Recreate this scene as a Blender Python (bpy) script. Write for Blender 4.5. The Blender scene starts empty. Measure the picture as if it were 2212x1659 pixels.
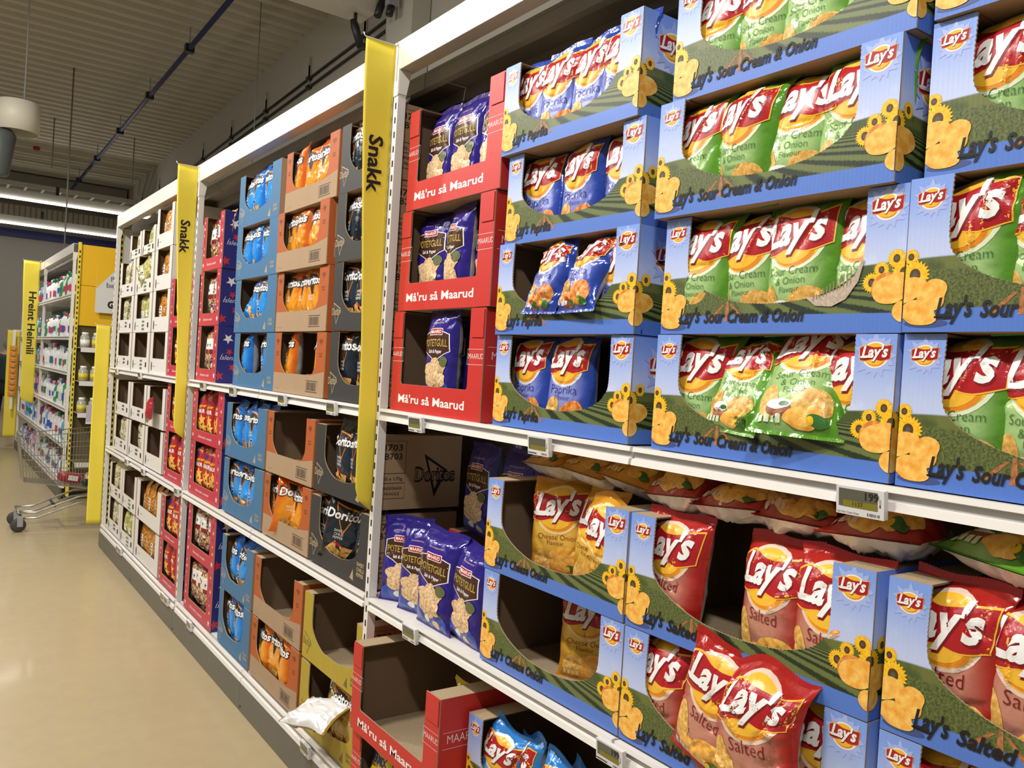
import bpy, bmesh, math, random
from mathutils import Matrix, Vector, geometry
PI = math.pi
SC = bpy.context.scene
COL = SC.collection
rnd = random.Random(7)

# ---------------------------------------------------------------- camera
def make_camera():
    yaw, pitch, roll, H, f = .62306, -.012215, .060821, 1.6593, 1784.23
    sy, cy, sp, cp = math.sin(yaw), math.cos(yaw), math.sin(pitch), math.cos(pitch)
    w = Vector((sy*cp, cy*cp, sp)); r = Vector((cy, -sy, 0)); u = r.cross(w)
    r2 = r*math.cos(roll) + u*math.sin(roll); u2 = u*math.cos(roll) - r*math.sin(roll)
    cam = bpy.data.cameras.new('camera'); o = bpy.data.objects.new('camera', cam); COL.objects.link(o)
    m = Matrix((r2, u2, -w)).transposed().to_4x4(); m.translation = Vector((0, 0, H)); o.matrix_world = m
    cam.sensor_width = 36; cam.sensor_fit = 'HORIZONTAL'; cam.lens = f/2212*36; cam.clip_start = .02
    SC.camera = o
make_camera()

# ---------------------------------------------------------------- light
world = bpy.data.worlds.new('world'); SC.world = world; world.use_nodes = True
world.node_tree.nodes['Background'].inputs[0].default_value = (1, .96, .88, 1)
world.node_tree.nodes['Background'].inputs[1].default_value = .21
SC.view_settings.view_transform = 'Standard'; SC.view_settings.look = 'None'
SC.view_settings.gamma = 1; SC.view_settings.use_curve_mapping = False
SC.view_settings.exposure = 0.0
def area(name, loc, target, sx, sy, power, color=(1, .96, .9), spread=PI):
    l = bpy.data.lights.new(name, 'AREA'); l.shape = 'RECTANGLE'; l.size = sx; l.size_y = sy
    l.energy = power; l.color = color; l.spread = spread
    o = bpy.data.objects.new(name, l); COL.objects.link(o); o.location = loc
    o.rotation_euler = (Vector(target)-Vector(loc)).to_track_quat('-Z', 'Y').to_euler()
    return o
for k, y in enumerate((-.6, 2.2, 5.0, 7.8)):
    area('aisle_light', (-.75, y, 4.3), (1.1, y+.1, 1.2), .40, .16, 86)
area('aisle_light', (.2, 12.5, 4.4), (1.2, 12.6, .8), 1.2, .3, 95)
area('cross_aisle_light', (-2.6, 5.0, 4.4), (-2.0, 5, 0), 3.0, 3.0, 125)
area('cross_aisle_light', (3.0, 18.5, 4.4), (2.6, 19, 0), 5.0, .25, 90)

# ---------------------------------------------------------------- node helpers
class NT:
    def __init__(s, name):
        s.m = bpy.data.materials.new(name); s.m.use_nodes = True; s.t = s.m.node_tree; s.n = s.t.nodes; s.l = s.t.links
        s.b = s.n['Principled BSDF']
    def put(s, sock, v):
        if v is None: return
        if hasattr(v, 'links') or isinstance(v, bpy.types.NodeSocket): s.l.new(v, sock)
        elif isinstance(v, (tuple, list)) and len(v) == 3 and sock.type == 'RGBA': sock.default_value = (*v, 1)
        else: sock.default_value = v
    def M(s, op, a, b=None, c=None, clamp=False):
        n = s.n.new('ShaderNodeMath'); n.operation = op; n.use_clamp = clamp
        s.put(n.inputs[0], a); s.put(n.inputs[1], b)
        if c is not None: s.put(n.inputs[2], c)
        return n.outputs[0]
    def mix(s, f, a, b):
        n = s.n.new('ShaderNodeMix'); n.data_type = 'RGBA'
        s.put(n.inputs[0], f); s.put(n.inputs[6], a); s.put(n.inputs[7], b); return n.outputs[2]
    def step(s, x, e, w=.01):
        n = s.n.new('ShaderNodeMapRange'); n.interpolation_type = 'SMOOTHSTEP'
        s.put(n.inputs[0], x); s.put(n.inputs[1], (s.M('SUBTRACT', e, w) if not isinstance(e, (int, float)) else e-w))
        s.put(n.inputs[2], (s.M('ADD', e, w) if not isinstance(e, (int, float)) else e+w)); return n.outputs[0]
    def uv(s):
        n = s.n.new('ShaderNodeUVMap'); n.uv_map = 'UVMap'; x = s.n.new('ShaderNodeSeparateXYZ'); s.l.new(n.outputs[0], x.inputs[0])
        return x.outputs[0], x.outputs[1], n.outputs[0]
    def obj(s):
        n = s.n.new('ShaderNodeTexCoord'); return n.outputs['Object']
    def noise(s, vec, scale, detail=3, rough=.5, col=False):
        n = s.n.new('ShaderNodeTexNoise'); s.l.new(vec, n.inputs['Vector']); n.inputs['Scale'].default_value = scale
        n.inputs['Detail'].default_value = detail; n.inputs['Roughness'].default_value = rough
        return n.outputs['Color' if col else 'Fac']
    def vor(s, vec, scale, out='Distance', feat='F1'):
        n = s.n.new('ShaderNodeTexVoronoi'); n.feature = feat; s.l.new(vec, n.inputs['Vector']); n.inputs['Scale'].default_value = scale
        return n.outputs[out]
    def bump(s, h, strength=.3, dist=.002):
        n = s.n.new('ShaderNodeBump'); n.inputs['Strength'].default_value = strength; n.inputs['Distance'].default_value = dist
        s.l.new(h, n.inputs['Height']); s.l.new(n.outputs[0], s.b.inputs['Normal'])
    def done(s, col=None, rough=.5, metal=0, coat=0, spec=None, emit=None, es=0):
        s.put(s.b.inputs['Base Color'], col); s.put(s.b.inputs['Roughness'], rough); s.put(s.b.inputs['Metallic'], metal)
        s.b.inputs['Coat Weight'].default_value = coat; s.b.inputs['Coat Roughness'].default_value = .08
        if spec is not None: s.b.inputs['Specular IOR Level'].default_value = spec
        if emit: s.put(s.b.inputs['Emission Color'], emit); s.b.inputs['Emission Strength'].default_value = es
        return s.m
MC = {}
def mat(name, col=(.8, .8, .8), rough=.5, metal=0, coat=0, var=.06, scale=30, bump=0, emit=None, es=0):
    """plain procedural surface: slight noise variation of one colour"""
    if name in MC: return MC[name]
    t = NT(name); o = t.obj(); f = t.noise(o, scale, 3)
    c2 = tuple(min(1, c*(1-var)) for c in col)
    c = t.mix(f, col, c2)
    if bump: t.bump(t.noise(o, scale*3, 4), bump, .002)
    MC[name] = t.done(c, rough, metal, coat, emit=emit, es=es); return MC[name]

# ---------------------------------------------------------------- mesh builder
class MB:
    def __init__(s): s.v = []; s.f = []; s.m = []; s.uv = []; s.mats = []; s.sm = []
    def mi(s, m):
        if m not in s.mats: s.mats.append(m)
        return s.mats.index(m)
    def add(s, vs, fs, m, uvs=None, smooth=False):
        b = len(s.v); s.v += [tuple(v) for v in vs]; k = s.mi(m)
        for f in fs:
            s.f.append(tuple(b+i for i in f)); s.m.append(k); s.sm.append(smooth)
            s.uv.append([uvs[i] for i in f] if uvs else [(0, 0)]*len(f))
    def box(s, x0, x1, y0, y1, z0, z1, m, skip=()):
        v = [(x, y, z) for x in (x0, x1) for y in (y0, y1) for z in (z0, z1)]
        F = {'x0': (0, 1, 3, 2), 'x1': (4, 6, 7, 5), 'y0': (0, 4, 5, 1), 'y1': (2, 3, 7, 6), 'z0': (0, 2, 6, 4), 'z1': (1, 5, 7, 3)}
        s.add(v, [F[k] for k in F if k not in skip], m)
    def prism(s, pts, axis, a0, a1, m):
        """closed polygon extruded along an axis; pts are the two other coords in order"""
        def P(p, a):
            return (a, p[0], p[1]) if axis == 'x' else (p[0], a, p[1]) if axis == 'y' else (p[0], p[1], a)
        n = len(pts); v = [P(p, a0) for p in pts]+[P(p, a1) for p in pts]
        tri = geometry.tessellate_polygon([[Vector((p[0], p[1], 0)) for p in pts]])
        fs = [tuple(t) for t in tri]+[tuple(i+n for i in reversed(t)) for t in tri]
        fs += [(i, (i+1) % n, (i+1) % n+n, i+n) for i in range(n)]
        s.add(v, fs, m)
    def tube(s, pts, r, m, n=8, closed=False, smooth=True):
        pts = [Vector(p) for p in pts]; vs = []; fs = []; N = len(pts)
        rr = r if isinstance(r, (list, tuple)) else [r]*N
        prev = None
        for i, p in enumerate(pts):
            if closed: d = (pts[(i+1) % N]-pts[i-1])
            else: d = (pts[min(i+1, N-1)]-pts[max(i-1, 0)])
            d.normalize()
            ref = prev if prev else (Vector((0, 0, 1)) if abs(d.z) < .9 else Vector((1, 0, 0)))
            a = (ref-d*ref.dot(d)); a.normalize(); b = d.cross(a); prev = a
            for k in range(n):
                t = 2*PI*k/n; vs.append(p+(a*math.cos(t)+b*math.sin(t))*rr[i])
        for i in range(N if closed else N-1):
            j = (i+1) % N
            for k in range(n): fs.append((i*n+k, i*n+(k+1) % n, j*n+(k+1) % n, j*n+k))
        if not closed: fs += [tuple(range(n-1, -1, -1)), tuple((N-1)*n+k for k in range(n))]
        s.add(vs, fs, m, smooth=smooth)
    def lathe(s, prof, m, n=20, c=(0, 0, 0), axis='z', smooth=True, sx=1, sy=1):
        vs = []; fs = []; N = len(prof)
        for r, z in prof:
            for k in range(n):
                t = 2*PI*k/n; x, y = r*math.cos(t)*sx, r*math.sin(t)*sy
                p = (x, y, z) if axis == 'z' else (z, x, y) if axis == 'x' else (x, z, y)
                vs.append((p[0]+c[0], p[1]+c[1], p[2]+c[2]))
        for i in range(N-1):
            for k in range(n): fs.append((i*n+k, i*n+(k+1) % n, (i+1)*n+(k+1) % n, (i+1)*n+k))
        fs += [tuple(range(n-1, -1, -1)), tuple((N-1)*n+k for k in range(n))]
        s.add(vs, fs, m, smooth=smooth)
    def art(s, items, fn, base=.0006, step=.00025):
        """items: (verts2d, faces, material, layer); fn(a,b,c) -> 3-D"""
        for vs, fs, m, lay in items:
            s.add([fn(a, b, base+step*lay) for a, b in vs], fs, m)
    def mesh(s, name):
        me = bpy.data.meshes.new(name); me.from_pydata(s.v, [], s.f); me.update()
        for m in s.mats: me.materials.append(m)
        me.polygons.foreach_set('material_index', s.m); me.polygons.foreach_set('use_smooth', s.sm)
        ul = me.uv_layers.new(name='UVMap'); flat = []
        for f in s.uv:
            for u in f: flat += [u[0], u[1]]
        ul.data.foreach_set('uv', flat)
        return me
    def build(s, name, parent=None, loc=None, rot=None, **k):
        o = bpy.data.objects.new(name, s.mesh(name)); COL.objects.link(o)
        if parent: o.parent = parent
        if loc: o.location = loc
        if rot: o.rotation_euler = rot
        tag(o, **k); return o
def tag(o, label=None, cat=None, group=None, kind=None):
    if label: o['label'] = label
    if cat: o['category'] = cat
    if group: o['group'] = group
    if kind: o['kind'] = kind
    return o
def empty(name, loc=(0, 0, 0), rz=0, **k):
    o = bpy.data.objects.new(name, None); COL.objects.link(o); o.location = loc; o.rotation_euler = (0, 0, rz); o.empty_display_size = .05
    return tag(o, **k)
def copy_tree(o, parent=None):
    kids = list(o.children); c = o.copy(); COL.objects.link(c)
    if parent: c.parent = parent
    for ch in kids: copy_tree(ch, c)
    return c
def link(name, me, parent=None, loc=None, rot=None, **k):
    o = bpy.data.objects.new(name, me); COL.objects.link(o)
    if parent: o.parent = parent
    if loc: o.location = loc
    if rot: o.rotation_euler = rot
    return tag(o, **k)
def struct(name, mb): return mb.build(name, kind='structure')

# ---------------------------------------------------------------- flat artwork shapes
def radial(c, pts, rings=1):
    n = len(pts); vs = [tuple(c)]; fs = []
    for r in range(1, rings+1):
        q = r/rings; vs += [(c[0]+(p[0]-c[0])*q, c[1]+(p[1]-c[1])*q) for p in pts]
    for k in range(n): fs.append((0, 1+k, 1+(k+1) % n))
    for r in range(1, rings):
        a = 1+(r-1)*n; b = a+n
        for k in range(n): fs.append((a+k, b+k, b+(k+1) % n, a+(k+1) % n))
    return vs, fs
def ell(cx, cy, rx, ry=None, n=28, rot=0, a0=0, wob=0, seed=0):
    ry = rx if ry is None else ry; R = random.Random(seed); ph = [R.uniform(0, 6.28) for _ in range(4)]; out = []
    for k in range(n):
        t = a0+2*PI*k/n; w = 1+wob*(math.sin(2*t+ph[0])+.6*math.sin(3*t+ph[1])+.4*math.sin(5*t+ph[2]))
        x, y = rx*math.cos(t)*w, ry*math.sin(t)*w
        out.append((cx+x*math.cos(rot)-y*math.sin(rot), cy+x*math.sin(rot)+y*math.cos(rot)))
    return out
def disc(cx, cy, rx, ry=None, rings=2, **k): return radial((cx, cy), ell(cx, cy, rx, ry, **k), rings)
def polyf(pts):
    tri = geometry.tessellate_polygon([[Vector((p[0], p[1], 0)) for p in pts]]); return list(pts), [tuple(t) for t in tri]
def quad(x0, y0, x1, y1): return [(x0, y0), (x1, y0), (x1, y1), (x0, y1)], [(0, 1, 2, 3)]
def star(cx, cy, r, n=5, q=.42, rot=PI/2):
    return radial((cx, cy), [(cx+(r if k % 2 == 0 else r*q)*math.cos(rot+PI*k/n), cy+(r if k % 2 == 0 else r*q)*math.sin(rot+PI*k/n)) for k in range(2*n)])
def smooth_pts(p, k=5):
    out = []; n = len(p)
    for i in range(n-1):
        a, b, c, d = p[max(i-1, 0)], p[i], p[i+1], p[min(i+2, n-1)]
        for j in range(k):
            t = j/k
            out.append(tuple(.5*((2*b[q])+(-a[q]+c[q])*t+(2*a[q]-5*b[q]+4*c[q]-d[q])*t*t+(-a[q]+3*b[q]-3*c[q]+d[q])*t**3) for q in (0, 1)))
    return out+[tuple(p[-1])]
def stroke(p, w, k=4, taper=False):
    p = smooth_pts(p, k) if k > 1 else list(p); vs = []; fs = []; n = len(p)
    for i in range(n):
        a, b = p[max(i-1, 0)], p[min(i+1, n-1)]; dx, dy = b[0]-a[0], b[1]-a[1]; L = math.hypot(dx, dy) or 1
        ww = w*(.55+.45*math.sin(PI*min(1, i/(n-1)*1.0))) if taper else w
        nx, ny = -dy/L*ww/2, dx/L*ww/2
        vs += [(p[i][0]+nx, p[i][1]+ny), (p[i][0]-nx, p[i][1]-ny)]
    for i in range(n-1): fs.append((2*i, 2*i+1, 2*i+3, 2*i+2))
    for e in (0, n-1):
        b = len(vs); c = p[e]; vs.append(c); vs += [(c[0]+w/2*math.cos(t*PI/4), c[1]+w/2*math.sin(t*PI/4)) for t in range(8)]
        fs += [(b, b+1+t, b+1+(t+1) % 8) for t in range(8)]
    return vs, fs
def xf(mesh, sx=1, sy=None, dx=0, dy=0, rot=0):
    sy = sx if sy is None else sy; c, s_ = math.cos(rot), math.sin(rot)
    return [(x*sx*c-y*sy*s_+dx, x*sx*s_+y*sy*c+dy) for x, y in mesh[0]], mesh[1]
def join(ms):
    vs = []; fs = []
    for m in ms:
        b = len(vs); vs += m[0]; fs += [tuple(b+i for i in f) for f in m[1]]
    return vs, fs
TX = {}
def text(s, w=None, h=None, x=0, y=0, bold=0, shear=0, rot=0, center=False, space=1):
    """letters as flat faces, scaled to width w and/or cap height h, lower left at x, y"""
    if not s: return [], []
    key = (s, bold, shear, space)
    if key not in TX:
        c = bpy.data.curves.new('t', 'FONT'); c.body = s; c.offset = bold; c.shear = shear; c.resolution_u = 2; c.space_character = space; c.space_line = .85
        o = bpy.data.objects.new('t', c); COL.objects.link(o); me = o.to_mesh()
        vs = [(v.co.x, v.co.y) for v in me.vertices]; fs = [tuple(p.vertices) for p in me.polygons]
        o.to_mesh_clear(); bpy.data.objects.remove(o); bpy.data.curves.remove(c)
        x0 = min(v[0] for v in vs); x1 = max(v[0] for v in vs)
        TX[key] = ([(v[0]-x0, v[1]) for v in vs], fs, x1-x0)
    vs, fs, L = TX[key]; cap = .69
    sy = (h/cap) if h else w/L; sx = (w/L) if w else sy
    return xf((vs, fs), sx, sy, x-(L*sx/2*math.cos(rot) if center else 0), y-(L*sx/2*math.sin(rot) if center else 0), rot)
def refine(m, L):
    """split long edges so that flat artwork can follow a curved surface"""
    bm = bmesh.new(); vs = [bm.verts.new((x, y, 0)) for x, y in m[0]]
    for f in m[1]:
        try: bm.faces.new([vs[i] for i in f])
        except ValueError: pass
    bmesh.ops.triangulate(bm, faces=bm.faces[:])
    for _ in range(5):
        es = [e for e in bm.edges if e.calc_length() > L]
        if not es: break
        bmesh.ops.subdivide_edges(bm, edges=es, cuts=1); bmesh.ops.triangulate(bm, faces=[f for f in bm.faces if len(f.verts) > 3])
    bm.verts.index_update()
    out = [(v.co.x, v.co.y) for v in bm.verts], [tuple(v.index for v in f.verts) for f in bm.faces]; bm.free(); return out
def clip(m, x0, x1, y0, y1):
    """clip artwork to a rectangle"""
    vs = []; fs = []
    for f in m[1]:
        p = [m[0][i] for i in f]
        for ax, lim, sg in ((0, x0, 1), (0, x1, -1), (1, y0, 1), (1, y1, -1)):
            q = []
            for i in range(len(p)):
                a, b = p[i-1], p[i]; ia, ib = sg*(a[ax]-lim) >= 0, sg*(b[ax]-lim) >= 0
                if ia != ib:
                    t = (lim-a[ax])/(b[ax]-a[ax]); q.append((a[0]+(b[0]-a[0])*t, a[1]+(b[1]-a[1])*t))
                if ib: q.append(b)
            p = q
            if not p: break
        if len(p) > 2: b = len(vs); vs += p; fs.append(tuple(range(b, b+len(p))))
    return vs, fs
def P(a, b, c): return (-c, -a, b)       # a right, b up, c out towards the aisle
def pan(fn_c=0): return lambda a, b, c: P(a, b, c+fn_c)

# ---------------------------------------------------------------- print colours
white = mat('ink_white', (.88, .88, .86), .3); black = mat('ink_black', (.006, .006, .007), .6)
red = mat('ink_red', (.42, .012, .018), .28); dred = mat('ink_dark_red', (.2, .005, .01), .3)
gold = mat('ink_yellow', (.9, .5, .04), .3); orange = mat('ink_orange', (.78, .25, .02), .3)
navy = mat('ink_navy', (.02, .03, .22), .35); green = mat('ink_green', (.04, .16, .03), .35); cream = mat('ink_cream', (.8, .6, .35), .35)
tan = mat('ink_tan', (.42, .32, .18), .6)
def blotch(name, c1, c2, sc=60, rough=.35):
    if name in MC: return MC[name]
    t = NT(name); o = t.obj(); f = t.noise(o, sc, 2); f = t.M('MULTIPLY', t.M('SUBTRACT', f, .35), 3.2, clamp=True); MC[name] = t.done(t.mix(f, c1, c2), rough); return MC[name]
chipm = blotch('chip_print', (.85, .36, .04), (.95, .6, .14), 70)
chipo = blotch('chip_orange_print', (.62, .13, .02), (.85, .4, .08), 90)
chipd = blotch('chip_ridge_print', (.6, .3, .05), (.85, .55, .16), 110)
chipb = blotch('chip_beige_print', (.55, .32, .14), (.9, .68, .42), 120)
tort = blotch('tortilla_print', (.55, .25, .05), (.85, .5, .15), 130)
petal = blotch('petal_print', (.85, .42, .01), (.95, .62, .03), 200)
seedm = mat('seed_print', (.12, .05, .015), .5, var=.5, scale=300)
soil = blotch('path_print', (.3, .1, .03), (.5, .2, .07), 150, .5)
kraft = mat('kraft_cardboard', (.40, .27, .16), .8, var=.12, scale=12)
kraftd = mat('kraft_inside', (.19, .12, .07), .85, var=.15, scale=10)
# ---------------------------------------------------------------- foil and snack materials
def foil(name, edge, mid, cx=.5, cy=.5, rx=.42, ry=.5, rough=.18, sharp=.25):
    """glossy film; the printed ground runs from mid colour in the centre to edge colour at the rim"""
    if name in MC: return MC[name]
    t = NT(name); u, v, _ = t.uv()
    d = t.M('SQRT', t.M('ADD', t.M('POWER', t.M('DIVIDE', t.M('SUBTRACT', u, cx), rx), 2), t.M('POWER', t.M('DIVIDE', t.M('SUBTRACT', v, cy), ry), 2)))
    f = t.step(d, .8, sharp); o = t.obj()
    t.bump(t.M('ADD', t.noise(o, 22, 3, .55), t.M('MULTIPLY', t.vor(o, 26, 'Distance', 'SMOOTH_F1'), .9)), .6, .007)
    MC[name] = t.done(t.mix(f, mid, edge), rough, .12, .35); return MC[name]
def snack(name, cols, scale=70, rough=.2, label=None):
    if name in MC: return MC[name]
    t = NT(name); o = t.obj()
    n = t.n.new('ShaderNodeTexVoronoi'); t.l.new(o, n.inputs['Vector']); n.inputs['Scale'].default_value = scale
    s_ = t.n.new('ShaderNodeSeparateColor'); t.l.new(n.outputs['Color'], s_.inputs[0])
    r = t.n.new('ShaderNodeValToRGB'); t.l.new(s_.outputs[0], r.inputs[0]); r.color_ramp.interpolation = 'CONSTANT'
    els = r.color_ramp.elements
    for i, c in enumerate(cols):
        e = els[i] if i < 2 else els.new(i/len(cols)); e.position = i/len(cols); e.color = (*c, 1)
    t.bump(t.M('ADD', t.noise(o, 30, 3), t.M('MULTIPLY', n.outputs['Distance'], -1.4)), .5, .005)
    MC[name] = t.done(r.outputs[0], rough, 0, .4); return MC[name]
silver = foil('bag_back_silver', (.55, .55, .57), (.62, .62, .64), rough=.28)
whiteb = foil('bag_back_white', (.78, .78, .78), (.8, .8, .8), rough=.3)
FOIL = dict(
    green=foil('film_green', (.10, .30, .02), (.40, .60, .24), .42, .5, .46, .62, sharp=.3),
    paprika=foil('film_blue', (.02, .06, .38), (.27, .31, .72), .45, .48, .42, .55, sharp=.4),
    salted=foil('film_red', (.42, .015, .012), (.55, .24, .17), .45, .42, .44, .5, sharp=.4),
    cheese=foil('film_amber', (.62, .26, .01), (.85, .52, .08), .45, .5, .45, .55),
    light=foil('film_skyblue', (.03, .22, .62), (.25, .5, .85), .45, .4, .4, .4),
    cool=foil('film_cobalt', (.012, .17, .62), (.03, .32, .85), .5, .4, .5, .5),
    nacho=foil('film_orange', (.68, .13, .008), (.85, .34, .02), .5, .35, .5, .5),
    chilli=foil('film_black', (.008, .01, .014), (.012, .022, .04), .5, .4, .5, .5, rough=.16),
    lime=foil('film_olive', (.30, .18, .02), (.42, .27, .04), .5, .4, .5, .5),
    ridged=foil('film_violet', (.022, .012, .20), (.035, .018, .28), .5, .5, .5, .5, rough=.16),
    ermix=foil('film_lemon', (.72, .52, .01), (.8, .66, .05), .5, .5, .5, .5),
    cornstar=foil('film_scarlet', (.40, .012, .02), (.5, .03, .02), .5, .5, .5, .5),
    mixed=snack('film_clear_mixed', [(.35, .12, .03), (.75, .72, .68), (.55, .28, .08), (.12, .02, .02), (.7, .45, .2), (.03, .03, .12)], 90),
    corn=snack('film_clear_corn', [(.48, .17, .02), (.62, .27, .03), (.35, .1, .01), (.7, .36, .06)], 110),
    nuts=snack('film_clear_nuts', [(.55, .5, .3), (.65, .6, .42), (.35, .33, .15), (.7, .66, .5)], 80),
    pistachio=snack('film_clear_pistachio', [(.45, .42, .12), (.6, .58, .3), (.28, .3, .12), (.55, .48, .1)], 80),
    candy=foil('film_crimson', (.35, .02, .03), (.5, .03, .03), .5, .5, .5, .5, rough=.15),
)

# ---------------------------------------------------------------- printed emblems
LAY = [[(.11, .60), (.085, .4), (.05, .12)], [(.02, .12), (.14, .085), (.30, .12)], [(.05, .60), (.11, .62), (.17, .60)],
       [(.455, .42), (.37, .445), (.295, .36), (.28, .22), (.34, .165), (.41, .24), (.465, .43)], [(.465, .42), (.445, .25), (.475, .165), (.52, .20)],
       [(.545, .43), (.525, .28), (.56, .18), (.62, .23), (.685, .42)], [(.685, .42), (.665, .15), (.62, -.06), (.54, -.12), (.49, -.04), (.53, .04), (.64, .08)],
       [(.80, .60), (.785, .53), (.765, .49)], [(.935, .40), (.86, .44), (.805, .37), (.85, .285), (.885, .21), (.83, .15), (.75, .185)]]
def lay_letters(w): return join([stroke(p, w, 3) for p in LAY])
def lays_logo(cx, cy, s, lay=0, shadow=True, glow=True, rings=2):
    it = []
    if glow: it.append((*disc(cx, cy-.02*s, .84*s, .78*s, rings), 'glow', lay))
    it.append((*disc(cx, cy-.02*s, .75*s, .70*s, rings), gold, lay+1))
    it.append((*disc(cx+.02*s, cy-.34*s, .56*s, .35*s, 1, n=20), orange, lay+2))
    it.append((*disc(cx-.04*s, cy-.25*s, .56*s, .38*s, 1, n=20), gold, lay+3))
    top = smooth_pts([(-.98, .36), (-.6, .52), (-.1, .42), (.4, .46), (.98, .56)], 4); bot = smooth_pts([(.92, -.22), (.4, -.36), (-.1, -.28), (-.6, -.38), (-.94, -.34)], 4)
    rib = top+bot; rib = [(x*s+cx, y*s+cy) for x, y in rib]
    big = [((x-cx)*1.03+cx, (y-cy)*1.09+cy) for x, y in rib]
    it.append((*radial((cx, cy), big, rings), gold, lay+4)); it.append((*radial((cx, cy+.02*s), rib, rings), red, lay+5))
    for k, (dx, dy, m_) in enumerate(((.03, -.05, dred), (0, 0, white))):
        if k or shadow:
            it.append((*join([text("Lay's", 1.68*s, .66*s, cx-.86*s+dx*s, cy-.20*s+dy*s, .035, .30, .05), stroke([(cx-.90*s+dx*s, cy-.155*s+dy*s), (cx-.6*s+dx*s, cy-.175*s+dy*s), (cx-.34*s+dx*s, cy-.13*s+dy*s)], .10*s, 2)]), m_, lay+6+k))
    return it
def sun_logo(cx, cy, s, lay=0):
    rays = [(cx+s*(1.0 if k % 2 else 1.3+.25*math.sin(k*2.3))*math.cos(2*PI*k/32), cy-.05*s+s*(1.0 if k % 2 else 1.3+.25*math.sin(k*1.7))*math.sin(2*PI*k/32)) for k in range(32)]
    return [(*radial((cx, cy), rays), 'ray', lay)]+lays_logo(cx, cy, s, lay+1, rings=1)
def dor_logo(cx, cy, w, lay=0, tri=True, out=black, ink=white):
    it = []
    if tri:
        it.append((*polyf([(cx-.30*w, cy+.30*w), (cx+.34*w, cy+.20*w), (cx+.02*w, cy-.42*w)]), orange, lay))
        it.append((*polyf([(cx-.26*w, cy+.26*w), (cx+.30*w, cy+.17*w), (cx+.02*w, cy-.36*w)]), black, lay+1))
    it.append((*text('Doritos', w, w*.235, cx, cy-.06*w, .07, .12, .03, True), out, lay+2))
    it.append((*text('Doritos', w*.95, w*.20, cx, cy-.05*w, .03, .12, .03, True), ink, lay+3))
    return it
def blur_word(x, y, w, h, seed=1):
    R = random.Random(seed+int(x*1e3)); out = []; a = x
    while a < x+w-.3*h: q = h*R.choice((.3, .45, .6)); out.append(quad(a, y+(h*.2 if R.random() < .3 else 0), a+q, y+h)); a += q+h*.18
    return join(out)
def rrect(x0, y0, x1, y1, r, n=3):
    p = []
    for cx, cy, a in ((x1-r, y0+r, -PI/2), (x1-r, y1-r, 0), (x0+r, y1-r, PI/2), (x0+r, y0+r, PI)):
        for k in range(n+1): t = a+PI/2*k/n; p.append((cx+r*math.cos(t), cy+r*math.sin(t)))
    return radial(((x0+x1)/2, (y0+y1)/2), p)
def tri2(cx, cy, r, rot): return radial((cx, cy), [(cx+r*math.cos(rot+2*PI*k/3), cy+r*math.sin(rot+2*PI*k/3)) for k in range(3)], 2)
petal_ = petal
def lays_bag_art(k):
    it = lays_logo(-.004, .178, .084, 0)
    ink = dict(green=green, paprika=navy, salted=dred, cheese=dred, light=navy)[k]
    if k == 'green':
        it += [(*text('Sour Cream', .112, None, -.06, .105, -.012), ink, 3), (*text('& Onion', .07, None, -.042, .087, -.012), ink, 3), (*text('Flavour', .048, None, -.032, .072, -.01), ink, 3)]
        it += [(*disc(-.058, .055, .022, .034, rot=.2, wob=.05), chipd, 1), (*disc(.030, .052, .042, .028, wob=.05, rot=-.2), chipd, 2),
               (*disc(-.034, .040, .026, .017), mat('bowl_print', (.3, .1, .05)), 3), (*disc(-.034, .048, .026, .011), white, 4), (*disc(-.022, .047, .011, .005), green, 5), (*disc(.018, .026, .040, .017, wob=.08), chipm, 6)]
    elif k == 'paprika':
        it += [(*text('Paprika', .095, None, -.05, .094, -.012), ink, 3), (*text('Flavour', .055, None, -.032, .078, -.01), ink, 3)]
        it += [(*disc(-.045, .052, .026, .036, rot=-.5, wob=.04), chipd, 1), (*disc(.03, .045, .046, .03, wob=.06, rot=.2), chipo, 2), (*disc(-.01, .03, .035, .02, wob=.1), chipo, 4), (*disc(-.03, .022, .02, .013), red, 5), (*disc(-.005, .018, .014, .008), green, 6)]
    elif k == 'salted':
        it += [(*text('Salted', .078, None, -.04, .094, -.010), ink, 3), (*disc(-.06, .065, .022, .045, rot=.25, wob=.04), chipd, 1), (*disc(.03, .042, .05, .03, wob=.05), chipm, 2), (*disc(-.01, .03, .05, .022, wob=.06), chipm, 3)]
    elif k == 'cheese':
        it += [(*text('Cheese Onion', .12, None, -.06, .098, -.010), ink, 3), (*text('Flavour', .05, None, -.03, .083, -.01), ink, 3), (*disc(.02, .045, .052, .032, wob=.05), chipm, 2), (*disc(-.045, .04, .03, .026, wob=.05), chipd, 3)]
    else:
        it += [(*disc(0, .05, .06, .04, wob=.05), chipm, 2)]
    it += [(*disc(.045, .022, .020, .010, rot=-.2), green, 7), (*disc(.032, .022, .007, .007, n=10), petal_, 8)]+[(*quad(-.07+.012*q, .014, -.061+.012*q, .026), 'glow', 7) for q in range(4)]
    return it
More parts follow.
